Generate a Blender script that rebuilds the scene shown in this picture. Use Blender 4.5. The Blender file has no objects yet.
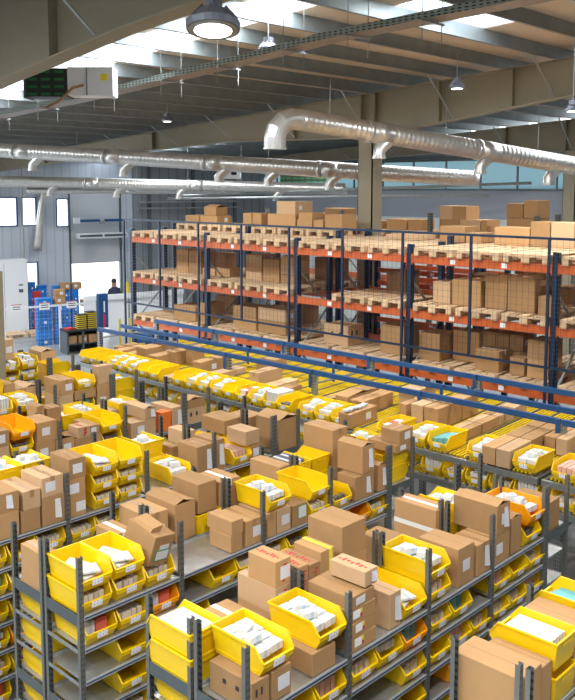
import bpy, bmesh, math, random
from mathutils import Vector, Matrix
random.seed(7)
PI=math.pi
scn=bpy.context.scene
COL=scn.collection
ZT=2.0            # height of the top picking shelf above the floor
EYE=5.4           # camera height

# ------------------------------------------------------------------ materials
def _mat(name):
    m=bpy.data.materials.new(name); m.use_nodes=True
    nt=m.node_tree; b=nt.nodes['Principled BSDF']
    return m,nt,b
def N(nt,t,**k):
    n=nt.nodes.new(t)
    for a,v in k.items(): setattr(n,a,v)
    return n
def simple(name,col,rough=.5,metal=0,bump=0,scale=30,var=0,noise=0,nscale=8,emit=0,spec=None):
    m,nt,b=_mat(name)
    b.inputs['Roughness'].default_value=rough; b.inputs['Metallic'].default_value=metal
    if spec is not None: b.inputs['Specular IOR Level'].default_value=spec
    c=(*col,1)
    b.inputs['Base Color'].default_value=c
    if emit:
        b.inputs['Emission Color'].default_value=c; b.inputs['Emission Strength'].default_value=emit
    src=None
    if var or noise:
        tc=N(nt,'ShaderNodeTexCoord')
        hsv=N(nt,'ShaderNodeHueSaturation'); hsv.inputs['Color'].default_value=c
        val=N(nt,'ShaderNodeMath',operation='ADD'); val.inputs[0].default_value=1; val.inputs[1].default_value=0
        if var:
            oi=N(nt,'ShaderNodeObjectInfo'); mr=N(nt,'ShaderNodeMapRange')
            mr.inputs['To Min'].default_value=1-var; mr.inputs['To Max'].default_value=1+var*.7
            nt.links.new(oi.outputs['Random'],mr.inputs['Value']); nt.links.new(mr.outputs[0],val.inputs[0])
        if noise:
            no=N(nt,'ShaderNodeTexNoise'); no.inputs['Scale'].default_value=nscale; no.inputs['Detail'].default_value=4
            nt.links.new(tc.outputs['Object'],no.inputs['Vector'])
            m2=N(nt,'ShaderNodeMapRange'); m2.inputs['To Min'].default_value=-noise; m2.inputs['To Max'].default_value=noise
            m2.inputs['From Min'].default_value=.25; m2.inputs['From Max'].default_value=.75
            nt.links.new(no.outputs['Fac'],m2.inputs['Value']); nt.links.new(m2.outputs[0],val.inputs[1])
        nt.links.new(val.outputs[0],hsv.inputs['Value']); nt.links.new(hsv.outputs[0],b.inputs['Base Color'])
    if bump:
        tc=N(nt,'ShaderNodeTexCoord'); no=N(nt,'ShaderNodeTexNoise'); no.inputs['Scale'].default_value=scale
        bp=N(nt,'ShaderNodeBump'); bp.inputs['Strength'].default_value=bump; bp.inputs['Distance'].default_value=.01
        nt.links.new(tc.outputs['Object'],no.inputs['Vector']); nt.links.new(no.outputs['Fac'],bp.inputs['Height']); nt.links.new(bp.outputs[0],b.inputs['Normal'])
    return m
def stripes(name,c1,c2,axis,period,duty,rough=.5,metal=0,bump=0,axis2=None,period2=1,duty2=.5):
    """procedural bands along an object axis; with axis2 both must be true (holes)"""
    m,nt,b=_mat(name)
    b.inputs['Roughness'].default_value=rough; b.inputs['Metallic'].default_value=metal
    tc=N(nt,'ShaderNodeTexCoord'); sp=N(nt,'ShaderNodeSeparateXYZ'); nt.links.new(tc.outputs['Object'],sp.inputs[0])
    def band(ax,per,du):
        d=N(nt,'ShaderNodeMath',operation='DIVIDE'); d.inputs[1].default_value=per; nt.links.new(sp.outputs[ax],d.inputs[0])
        f=N(nt,'ShaderNodeMath',operation='FRACT'); nt.links.new(d.outputs[0],f.inputs[0])
        l=N(nt,'ShaderNodeMath',operation='LESS_THAN'); l.inputs[1].default_value=du; nt.links.new(f.outputs[0],l.inputs[0])
        return l.outputs[0]
    o=band(axis,period,duty)
    if axis2 is not None:
        o2=band(axis2,period2,duty2); mu=N(nt,'ShaderNodeMath',operation='MULTIPLY')
        nt.links.new(o,mu.inputs[0]); nt.links.new(o2,mu.inputs[1]); o=mu.outputs[0]
    mx=N(nt,'ShaderNodeMix',data_type='RGBA')
    nt.links.new(o,mx.inputs[0]); mx.inputs[6].default_value=(*c1,1); mx.inputs[7].default_value=(*c2,1)
    nt.links.new(mx.outputs[2],b.inputs['Base Color'])
    if bump:
        bp=N(nt,'ShaderNodeBump'); bp.inputs['Strength'].default_value=bump; bp.inputs['Distance'].default_value=.02
        nt.links.new(o,bp.inputs['Height']); nt.links.new(bp.outputs[0],b.inputs['Normal'])
    return m
M={}
M['yellow']=simple('yellow_plastic',(.86,.56,.003),.38,var=.06,noise=.03)
M['orange']=simple('orange_plastic',(.95,.36,.004),.38)
M['card']=simple('cardboard',(.43,.25,.112),.85,var=.2,noise=.05,nscale=6,spec=.2)
M['card_light']=simple('cardboard_pale',(.52,.34,.19),.85,var=.12,noise=.04,nscale=6,spec=.2)
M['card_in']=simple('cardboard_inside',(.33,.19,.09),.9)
M['orange_box']=simple('orange_tub',(.75,.16,.02),.5)
M['tape']=simple('brown_tape',(.36,.2,.09),.3)
M['wtape']=simple('white_tape',(.75,.72,.68),.4)
M['band']=simple('yellow_band',(.85,.7,.05),.4)
M['paper']=simple('paper',(.83,.83,.84),.7)
M['ink']=simple('ink',(.03,.03,.035),.7)
M['red']=simple('red_print',(.5,.02,.03),.6)
M['green']=simple('green_print',(.03,.3,.12),.6)
M['label']=stripes('printed_label',(.78,.78,.80),(.42,.42,.46),'Z',.014,.3,.6)
M['blabel']=stripes('barcode_label',(.86,.86,.9),(.35,.35,.4),'X',.03,.3,.6,axis2='Z',period2=.03,duty2=.35)
M['steel']=simple('galvanised_steel',(.36,.38,.37),.42,.75,noise=.12,nscale=14)
M['steel_d']=simple('grey_painted_steel',(.10,.12,.125),.45,.35,noise=.1)
M['shelf']=simple('shelf_steel',(.46,.47,.46),.32,.7,noise=.2,nscale=7)
M['lip']=simple('shelf_lip',(.50,.52,.53),.4,.2)
M['rail']=simple('blue_price_rail',(.03,.06,.12),.35)
M['post']=stripes('slotted_post',(.18,.185,.17),(.06,.07,.075),'Z',.05,.4,.45,.5,axis2='X',period2=.0145,duty2=.42)
M['navy']=simple('navy_steel',(.010,.026,.062),.42,.1,noise=.1)
M['navyhole']=stripes('navy_slotted',(.010,.026,.062),(.07,.10,.14),'Z',.075,.3,.42,.1,axis2='Y',period2=.0455,duty2=.25)
M['blue']=simple('blue_beam',(.010,.07,.21),.4,.1,noise=.06)
M['orangesteel']=simple('orange_beam',(.58,.12,.028),.42,.05,noise=.08)
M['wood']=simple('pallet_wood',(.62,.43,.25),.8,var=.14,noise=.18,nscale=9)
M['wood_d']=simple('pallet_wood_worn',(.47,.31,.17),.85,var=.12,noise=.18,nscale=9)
M['ytrack']=stripes('yellow_wheels',(.80,.56,.01),(.42,.27,.005),'X',.03,.4,.4)
M['duct']=simple('spiral_duct',(.62,.61,.58),.36,.8,noise=.1,nscale=5)
M['girder']=simple('beige_girder',(.27,.235,.155),.55,noise=.05,nscale=2)
M['purlin']=simple('galvanised_purlin',(.30,.34,.35),.45,.55,noise=.12,nscale=4)
M['roof']=simple('roof_liner',(.66,.56,.47),.7,noise=.05,nscale=1.5)
M['tray']=stripes('perforated_tray',(.42,.50,.46),(.06,.07,.07),'Y',.09,.5,.4,.5,axis2='Z',period2=.035,duty2=.45)
M['tray_in']=simple('tray_underside',(.30,.25,.22),.4,.6,noise=.2,nscale=20)  # brown reflection on the underside put into the base colour
M['white']=simple('white_paint',(.78,.80,.82),.5)
M['lampgrey']=simple('lamp_grey',(.18,.19,.23),.45,.4)
M['led']=simple('led_lens',(1,.98,1),.4,emit=9)
M['black']=simple('black_rubber',(.012,.012,.014),.6)
M['darkgrid']=stripes('heater_fins',(.012,.02,.015),(.015,.16,.04),'Z',.11,.35,.5,axis2='X',period2=.2,duty2=.7)  # green dashes on near-black, plain colour without glow
M['bluebox']=simple('blue_crate',(.015,.20,.60),.4,var=.28)
M['yb']=simple('crate_yellow',(.75,.55,.02),.45)
M['skin']=simple('skin',(.42,.24,.17),.6)
M['hair']=simple('hair',(.03,.02,.015),.7)
M['cloth']=simple('dark_jacket',(.03,.035,.07),.8)
M['denim']=simple('dark_trousers',(.03,.04,.07),.85)
M['concrete']=simple('concrete_floor',(.27,.285,.30),.35,noise=.08,nscale=1.2)
M['yard']=simple('yard_concrete',(.6,.6,.6),.8)
M['magenta']=simple('red_logo',(.6,.02,.08),.5)
M['redfloor']=simple('red_panel',(.5,.03,.03),.5)
M['packw']=stripes('pack_white',(.68,.68,.67),(.45,.55,.66),'X',.2,.13,.6)
M['packc']=simple('pack_cream',(.68,.61,.48),.6,var=.2)
M['packk']=simple('pack_pink',(.62,.38,.30),.6,var=.15)
M['packg']=simple('pack_teal',(.12,.36,.38),.6,var=.3)
M['packr']=simple('pack_red',(.55,.12,.08),.6,var=.4)
M['packb']=simple('pack_blue',(.06,.08,.2),.5,var=.5)
M['packd']=simple('pack_dark',(.13,.12,.11),.5,var=.6)
M['shutter']=stripes('wall_cladding',(.52,.56,.62),(.40,.44,.50),'X',.33,.12,.55,.1)  # window light on this stretch kept in the paler, bluer colour
M['clad_shade']=stripes('wall_cladding_shaded',(.26,.28,.30),(.17,.19,.21),'X',.4,.15,.6,.1)  # same cladding again, weaker light painted in as a darker tone
M['doorpanel']=simple('sectional_door_panel',(.50,.52,.55),.5)
def glass_like(name,col,mix):
    m=bpy.data.materials.new(name); m.use_nodes=True; nt=m.node_tree; nt.nodes.clear()
    o=N(nt,'ShaderNodeOutputMaterial'); a=N(nt,'ShaderNodeBsdfTranslucent'); a.inputs[0].default_value=(*col,1)
    t=N(nt,'ShaderNodeBsdfTransparent'); t.inputs[0].default_value=(*col,1); x=N(nt,'ShaderNodeMixShader'); x.inputs[0].default_value=mix
    nt.links.new(a.outputs[0],x.inputs[1]); nt.links.new(t.outputs[0],x.inputs[2]); nt.links.new(x.outputs[0],o.inputs[0])
    return m
M['skylight']=glass_like('translucent_sheet',(.93,.96,1),.6)
M['clearstory']=glass_like('frosted_band',(.26,.33,.35),.07)
M['glass']=glass_like('window_glass',(.96,.98,1),.97)

# ------------------------------------------------------------------ mesh helpers
class MB:
    def __init__(s): s.v=[]; s.f=[]
    def box(s,x0,x1,y0,y1,z0,z1):
        n=len(s.v)
        s.v+=[(x0,y0,z0),(x1,y0,z0),(x1,y1,z0),(x0,y1,z0),(x0,y0,z1),(x1,y0,z1),(x1,y1,z1),(x0,y1,z1)]
        s.f+=[tuple(n+i for i in q) for q in ((3,2,1,0),(4,5,6,7),(0,1,5,4),(1,2,6,5),(2,3,7,6),(3,0,4,7))]
        return s
    def hexa(s,pts):
        n=len(s.v); s.v+=[tuple(p) for p in pts]
        s.f+=[tuple(n+i for i in q) for q in ((3,2,1,0),(4,5,6,7),(0,1,5,4),(1,2,6,5),(2,3,7,6),(3,0,4,7))]
        return s
    def bar(s,a,b,w,h=None,up=(0,0,1)):
        a=Vector(a); b=Vector(b); h=h or w; d=(b-a).normalized(); u=Vector(up)
        if abs(d.dot(u))>.98: u=Vector((1,0,0))
        r=d.cross(u).normalized(); u=r.cross(d).normalized()
        P=[]
        for e in (a,b):
            for i,j in ((-1,-1),(1,-1),(1,1),(-1,1)): P.append(e+r*w/2*i+u*h/2*j)
        n=len(s.v); s.v+=[tuple(p) for p in P]
        s.f+=[tuple(n+i for i in q) for q in ((0,1,2,3),(7,6,5,4),(1,0,4,5),(2,1,5,6),(3,2,6,7),(0,3,7,4))]
        return s
    def tube(s,pts,rad,n=16,cap=True):
        pts=[Vector(p) for p in pts]; base=len(s.v)
        u=None
        for i,p in enumerate(pts):
            d=(pts[min(i+1,len(pts)-1)]-pts[max(i-1,0)]).normalized()
            if u is None:
                u=d.orthogonal().normalized()
            u=(u-d*u.dot(d)).normalized(); w=d.cross(u)
            r=rad[i] if isinstance(rad,(list,tuple)) else rad
            for k in range(n):
                a=2*PI*k/n; s.v.append(tuple(p+u*math.cos(a)*r+w*math.sin(a)*r))
        for i in range(len(pts)-1):
            for k in range(n):
                a=base+i*n+k; b=base+i*n+(k+1)%n
                s.f.append((a,b,b+n,a+n))
        if cap:
            s.f.append(tuple(base+k for k in reversed(range(n)))); s.f.append(tuple(base+(len(pts)-1)*n+k for k in range(n)))
        return s
    def prism(s,poly,fx,t):
        """side wall: poly of (y,z); outer x=fx(z), inner x=fx(z)-t (t signed)"""
        n=len(s.v); k=len(poly)
        s.v+=[(fx(z),y,z) for y,z in poly]+[(fx(z)-t,y,z) for y,z in poly]
        s.f.append(tuple(n+i for i in range(k))); s.f.append(tuple(n+k+i for i in reversed(range(k))))
        for i in range(k):
            j=(i+1)%k; s.f.append((n+i,n+k+i,n+k+j,n+j))
        return s
    def mesh(s,name,mat,smooth=False,bevel=0):
        me=bpy.data.meshes.new(name); me.from_pydata(s.v,[],s.f)
        bm=bmesh.new(); bm.from_mesh(me); bmesh.ops.recalc_face_normals(bm,faces=bm.faces)
        if bevel: bmesh.ops.bevel(bm,geom=bm.edges[:],offset=bevel,segments=1,affect='EDGES')
        bm.to_mesh(me); bm.free()
        me.materials.append(M[mat] if isinstance(mat,str) else mat)
        if smooth:
            for p in me.polygons: p.use_smooth=True
        return me
    def build(s,name,mat,parent=None,loc=None,smooth=False,bevel=0):
        return put(name,s.mesh(name,mat,smooth,bevel),parent,loc)
def put(name,me,parent=None,loc=None,rz=0):
    o=bpy.data.objects.new(name,me); COL.objects.link(o)
    if parent: o.parent=parent
    if loc: o.location=loc
    if rz: o.rotation_euler=(0,0,rz)
    return o
def tag(o,label,cat,group=None):
    o['label']=label; o['category']=cat
    if group: o['group']=group
    return o
def thing(name,label,cat,loc=(0,0,0),rz=0,group=None):
    o=bpy.data.objects.new(name,None); COL.objects.link(o); o.location=loc; o.rotation_euler=(0,0,rz)
    o.empty_display_size=.1
    return tag(o,label,cat,group)
def struct(o): o['kind']='structure'; return o
def copy_tree(o,parent=None):
    c=o.copy(); COL.objects.link(c)
    if parent: c.parent=parent
    for ch in list(o.children): copy_tree(ch,c)
    return c
M['wallw']=simple('wall_white',(.62,.66,.64),.6)
M['wallg']=simple('wall_grey',(.30,.33,.38),.6)
WS=3.2; SKP=780; EXPO=0.32
# ------------------------------------------------------------------ stacking bins
BW,BL,BH=.31,.50,.20
def bin_mesh(col):
    b=MB(); fx=lambda z: .132+.020*z/BH
    prof=[(.045,0),(.475,0),(.497,BH),(.07,BH),(.04,.155),(.004,.105),(.004,.07)]
    b.prism(prof,lambda z: fx(z),.005); b.prism(prof,lambda z:-fx(z),-.005)
    w0,w1=fx(0),fx(BH)
    b.box(-w0,w0,.045,.475,0,.006)                                   # floor
    b.hexa([(-w0,.47,0),(w0,.47,0),(w0,.475,0),(-w0,.475,0),(-w1,.492,BH),(w1,.492,BH),(w1,.498,BH),(-w1,.498,BH)])
    wa,wb=fx(.07),fx(.098)
    b.hexa([(-w0,.045,0),(w0,.045,0),(w0,.05,0),(-w0,.05,0),(-wa,.004,.07),(wa,.004,.07),(wa,.01,.072),(-wa,.01,.072)])
    b.box(-wb,wb,.002,.008,.068,.1); b.box(-wb,wb,-.006,.012,.096,.103)
    for s in (-1,1):                                                  # rims
        b.box(min(s*w1,s*(w1+.006)),max(s*w1,s*(w1+.006)),.07,.503,BH-.014,BH)
        b.bar((s*(w1+.001),.072,BH-.003),(s*(fx(.155)+.001),.04,.155),.013,.008,(0,1,0))
        b.bar((s*(fx(.155)+.001),.04,.155),(s*(wb+.001),.002,.105),.013,.008,(0,1,0))
        b.box(min(s*w1,s*(w1-.01)),max(s*w1,s*(w1-.01)),.30,.36,BH-.03,BH-.024)
        b.bar((s*(fx(.03)+.001),.06,.03),(s*(fx(.03)+.001),.485,.03),.004,.006)
    b.box(-w1-.006,w1+.006,.497,.505,BH-.014,BH)
    b.box(-.07,.07,.497,.503,BH-.05,BH-.03)
    return b.mesh('stacking_bin_body',col)
BINM={'y':bin_mesh('yellow'),'o':bin_mesh('orange')}
lb=MB(); lb.hexa([(-.05,.000,.045),(.05,.000,.045),(.05,.002,.045),(-.05,.002,.045),(-.05,-.009,.097),(.05,-.009,.097),(.05,-.007,.097),(-.05,-.007,.097)])
LABM=lb.mesh('label_card','blabel')
PACKS=[]   # (distance, mesh, matrix, word, place)
PK={}
def pack_mesh(dx,dy,dz,mat):
    k=(dx,dy,dz,mat)
    if k not in PK:
        b=MB(); b.box(-dx/2,dx/2,-dy/2,dy/2,0,dz); PK[k]=b.mesh('medicine_pack',mat,bevel=.002)
    return PK[k]
def content(kind,R):
    o=[]
    def a(dx,dy,dz,mat,x,y,z,rz=0,rx=0): o.append((pack_mesh(dx,dy,dz,mat),Matrix.Translation((x,y,z))@Matrix.Rotation(rz,4,'Z')@Matrix.Rotation(rx,4,'X')))
    j=lambda s: R.uniform(-s,s)
    if kind=='w':
        for i in range(2):
            for k in range(4): a(.115,.085,.055,'packw',-.063+.126*i+j(.003),.12+.094*k+j(.004),.085+.008*k+j(.006),j(.06))
        a(.115,.085,.055,'packw',j(.05),.3,.155,j(.7)); a(.11,.07,.05,'packw',j(.05),.2,.148,j(.5))
    elif kind=='c':
        for i in range(5): a(.044,.16,.105,'packc',-.105+.052*i,.16+j(.01),.008,j(.04),0)
    elif kind=='p':
        a(.2,.24,.02,'packw',-.01,.2,.09,.25,.15); a(.16,.2,.02,'packw',.02,.16,.105,-.4,-.1); a(.12,.18,.03,'packc',.0,.3,.10,.6,.2)
    elif kind=='t':
        for i in range(6): a(.036,.36,.225,'packw',-.108+.043*i,.26,.008)
    elif kind=='s':
        for i in range(6): a(.036,.34,.15,'packw',-.108+.043*i,.25,.008)
    elif kind=='k':
        for i in range(4): a(.05,.34,.14,'packk',-.09+.06*i,.25,.008)
    elif kind=='b':
        for i in range(6): a(.03,.3,.19,('packb','packw','packd')[i%3],-.1+.038*i,.26,.008)
    elif kind=='d':
        for i in range(6): a(.05,.05,.10,'packd',-.09+.06*(i%4),.10+.08*(i//4),.008)
    elif kind=='g':
        for i in range(3): a(.075,.34,.12,'packg',-.09+.085*i,.26,.008+.015*i)
    elif kind=='r':
        for i in range(2):
            for k in range(3): a(.11,.1,.14,'packr' if (i+k)%2 else 'packw',-.06+.12*i,.15+.12*k,.008)
    return o
CW={'s':'slim white packs','w':'white packs','c':'cream packs','p':'white papers','t':'tall white packs','k':'pink packs','b':'books','d':'dark packs','g':'teal packs','r':'red packs','e':''}
SING={'s':'slim white pack','w':'white pack','c':'cream pack','p':'white paper bag','t':'tall white pack','k':'pink pack','b':'slim book','d':'dark pack','g':'teal pack','r':'red or white pack'}
CAM=Vector((0,0,EYE))
def stack_bin(x,y,z,rz,col,con,place,label,group):
    t=thing('stacking_bin',label,'bin',(x,y,z),rz,group)
    put('bin_body',BINM[col],t); put('label_card',LABM,t)
    if con!='e':
        R=random.Random(int(x*977+y*131+z*71)); mt=Matrix.Translation((x,y,z))@Matrix.Rotation(rz,4,'Z')
        for me,ma in content(con,R):
            w=mt@ma; PACKS.append(((w.translation-CAM).length,me,w,SING[con],place))
    return t
# ------------------------------------------------------------------ cartons
def carton(x,y,z,w,d,h,tags,label,group=None,rz=0,mat=None,tilt=None,name='carton'):
    """x,y = near-left bottom corner; w along x, d along y"""
    cx,cy=x+w/2,y+d/2
    t=thing(name,label,'box',(cx,cy,z),rz,group)
    if tilt: t.rotation_euler=tilt
    R=random.Random(int(x*1000)+int(y*333)+int(z*100))
    mt=mat or ('card_light' if R.random()<.22 else 'card')
    hw,hd=w/2-.002,d/2-.002
    long_y=d>=w
    if 'open' in tags:
        b=MB(); th=.005
        b.box(-hw,hw,-hd,hd,0,th); b.box(-hw,hw,-hd,-hd+th,0,h); b.box(-hw,hw,hd-th,hd,0,h)
        b.box(-hw,-hw+th,-hd+th,hd-th,0,h); b.box(hw-th,hw,-hd+th,hd-th,0,h)
        b.build('carton_body',mt,t)
        f=MB(); l=min(w,d)/2
        f.hexa([(-hw,-hd,h),(-hw+.004,-hd,h),(-hw+.004,hd,h),(-hw,hd,h),(-.01,-hd,h+l*.32),(-.006,-hd,h+l*.32),(-.006,hd,h+l*.32),(-.01,hd,h+l*.32)])
        f.build('flap',mt,t)
        f=MB(); f.hexa([(hw-.004,-hd,h),(hw,-hd,h),(hw,hd,h),(hw-.004,hd,h),(.012,-hd,h+l*.18),(.016,-hd,h+l*.18),(.016,hd,h+l*.18),(.012,hd,h+l*.18)])
        f.build('flap',mt,t)
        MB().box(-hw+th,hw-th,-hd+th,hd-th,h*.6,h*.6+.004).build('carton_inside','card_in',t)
    else:
        b=MB(); b.box(-hw,hw,-hd,hd,0,h); b.build('carton_body',mt,t,bevel=.004)
    if 'tape' in tags or 'strip' in tags:
        m='wtape' if 'strip' in tags else 'tape'; b=MB(); tw=.024
        if 'strip' in tags and 'tape' in tags and R.random()<2:
            b.box(-hw-.001,-hw,-hd,hd,h*.45,h*.45+.045)
        if long_y: b.box(-tw,tw,-hd-.001,hd+.001,h,h+.001); b.box(-tw,tw,-hd-.0015,-hd-.0005,h-.07,h+.001)
        else: b.box(-hw-.001,hw+.001,-tw,tw,h,h+.001); b.box(-hw-.0015,-hw-.0005,-tw,tw,h-.07,h+.001)
        b.build('tape',m,t)
    elif 'open' not in tags:
        b=MB(); tw=.003
        if long_y: b.box(-tw,tw,-hd,hd,h-.0005,h+.0006)
        else: b.box(-hw,hw,-tw,tw,h-.0005,h+.0006)
        b.build('flap_seam','card_in',t)
    if 'label' in tags:
        lw=min(.11,w*.6); lh=min(.1,h*.55); ox=R.uniform(-.2,.2)*w; oz=h*.5
        MB().box(ox-lw/2,ox+lw/2,-hd-.0025,-hd-.0005,oz-lh/2,oz+lh/2).build('address_label','label',t)
    if 'tag' in tags:
        ox=w*.18; b=MB(); b.hexa([(ox-.03,-hd-.004,h*.2),(ox+.035,-hd-.02,h*.17),(ox+.035,-hd-.018,h*.17),(ox-.03,-hd-.002,h*.2),(ox-.03,-hd-.003,h*.86),(ox+.03,-hd-.003,h*.84),(ox+.03,-hd-.001,h*.84),(ox-.03,-hd-.001,h*.86)])
        b.build('paper_tag','label',t)
    if 'green' in tags:
        MB().box(-w*.1,w*.42,-hd-.002,-hd-.0005,h*.3,h*.9).build('label_border','green',t)
        MB().box(-w*.08,w*.40,-hd-.004,-hd-.002,h*.34,h*.86).build('address_label','label',t)
    if 'sticker' in tags:
        b=MB(); b.box(-hw+.04,-hw+.12,-hd-.003,-hd-.0005,h*.3,h*.85); b.build('courier_label','paper',t)
        b=MB(); b.box(-hw+.12,-hw+.145,-hd-.003,-hd-.0005,h*.3,h*.55); b.build('red_sticker','red',t)
        b=MB(); b.box(-hw+.12,-hw+.145,-hd-.003,-hd-.0005,h*.55,h*.85); b.build('yellow_sticker','band',t)
    if 'red' in tags:
        b=MB()
        if long_y:
            for i in range(7): b.box(-.028+.03*(i%2==0)*.4,.0+.012*(i%3),-hd+.04+i*d*.12,-hd+.04+i*d*.12+.02,h,h+.0012)
        for i in range(6): b.box(-w*.05+.012*(i%2),w*.1+.01*(i%3),-hd-.0022,-hd-.0005,h*.15+i*h*.12,h*.15+i*h*.12+.014)
        b.build('red_print','red',t)
    if 'print' in tags:
        b=MB()
        for i in range(2): b.box(-w*.3+i*w*.3,-w*.2+i*w*.3,-hd-.002,-hd-.0005,h*.5,h*.75)
        for i in range(2): b.box(-hw-.002,-hw-.0005,-d*.2+i*d*.3,-d*.12+i*d*.3,h*.5,h*.65)
        b.build('dark_print','ink',t)
    if 'band' in tags:
        b=MB(); b.box(.015,.055,-hd-.002,hd+.002,h,h+.0015); b.box(.015,.055,-hd-.0025,-hd-.0005,0,h); b.build('yellow_strap','band',t)
    return t
# ------------------------------------------------------------------ picking shelving
ROWS={3:(1.83,2.36,2.87),2:(3.73,4.25,4.76),1:(5.63,6.17,6.68),0:(7.45,7.98,8.50),-1:(9.23,9.74,10.25),-2:(10.97,11.46,11.97),-3:(12.8,13.3,13.8)}
ROWN={3:'nearest',2:'second',1:'third',0:'fourth',-1:'fifth',-2:'sixth',-3:'farthest'}
XS=[3.54,4.56,5.57,6.56,7.54]; XE=8.02
BAYN=['first','second','third','last']
PITCH=.275
def cpost(b,x,y,zt):
    b.box(x-.0225,x+.0225,y-.002,y+.0,0,zt); b.box(x-.0225,x-.0205,y,y+.03,0,zt); b.box(x+.0205,x+.0225,y,y+.03,0,zt)
    return b
def post_mesh(xoff,sgn):
    b=MB(); b.box(-.0225,.0225,-.0015*1,.0015,0,2.5); b.box(-.0225,-.02,min(0,sgn*.032),max(0,sgn*.032),0,2.5); b.box(.02,.0225,min(0,sgn*.032),max(0,sgn*.032),0,2.5)
    return b.mesh('shelf_post','post')
PM={1:post_mesh(0,1),-1:post_mesh(0,-1)}
def shelf_mesh(L,D):
    b=MB(); b.box(.026,L-.026,.004,D-.004,-.012,0); return b.mesh('shelf_board','shelf')
def lip_mesh(L):
    b=MB(); b.box(.026,L-.026,0,.006,-.034,.004); return b.mesh('shelf_lip','lip')
def rail_mesh(L):
    b=MB(); b.box(.03,L-.03,-.002,0,-.022,-.009); return b.mesh('price_rail','rail')
def side_mesh(D,h):
    b=MB(); b.box(-.02,-.017,.03,D-.03,-.075,h); b.box(-.024,-.02,.03,D-.03,h-.006,h); b.box(-.024,-.02,.03,D-.03,-.075,-.069)
    return b.mesh('side_beam','steel_d')
def side_thin(D):
    b=MB(); b.box(-.02,-.017,.03,D-.03,-.03,.004); return b.mesh('side_rail','steel')
SIDEB=side_mesh(.52,.02); SIDET=side_thin(.52)
def run(r,front,levels):
    y0,y1,y2=ROWS[r]; ya,yb=(y0,y1-.02) if front else (y1+.02,y2)
    t=thing('shelving_run','galvanised picking shelving, %s half of the %s double row from the camera'%('near' if front else 'far',ROWN[r]),'shelving',(XS[0],ya,0))
    D=yb-ya
    for x in XS:
        put('post',PM[1],t,(x-XS[0],0,0)); put('post',PM[-1],t,(x-XS[0],D,0))
    for k in levels:
        z=ZT-PITCH*k
        for i in range(4):
            L=XS[i+1]-XS[i]
            key=(round(L,2),round(D,2))
            if key not in SH: SH[key]=(shelf_mesh(L,D),rail_mesh(L),lip_mesh(L))
            s=put('shelf',SH[key][0],t,(XS[i]-XS[0],0,z)); s_=put('price_rail',SH[key][1],s,(0,0,0) if front else (0,D+.003,0)); put('shelf_lip',SH[key][2],s,(0,0,0)); put('shelf_lip',SH[key][2],s,(0,D-.006,0))
        for i in range(5):
            if k==0 or k==3: put('side_beam',SIDEB,t,(XS[i]-XS[0],0,z))
            elif i==0: put('side_rail',SIDET,t,(XS[i]-XS[0],0,z))
SH={}
def end_unit(r,levels=range(0,5)):
    y0,y1,y2=ROWS[r]
    t=thing('shelving_end_unit','shallow steel shelving unit facing the flow rack at the end of the %s row'%ROWN[r],'shelving',(XS[4]+.03,y0,0))
    D=XE-XS[4]-.03; W=y2-y0
    for y,sg in ((0,1),(W,-1)):
        put('post',PM[sg],t,(.02,y,0)); put('post',PM[sg],t,(D,y,0))
    for k in levels:
        z=ZT-PITCH*k; b=MB(); b.box(.0,D,.035,W-.035,z-.012,z); b.box(D-.003,D+.003,.035,W-.035,z-.034,z+.004); b.build('shelf','shelf',t)
        if k in (0,3):
            b=MB(); b.box(.04,D-.02,-.004,0,z-.075,z+.02); b.build('side_beam','steel_d',t)
for r in ROWS:
    lv=range(0,7) if r>0 else (range(0,7) if r==0 else range(0,4))
    run(r,True,lv); run(r,False,lv if r!=0 else range(0,4))
    end_unit(r)
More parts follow.
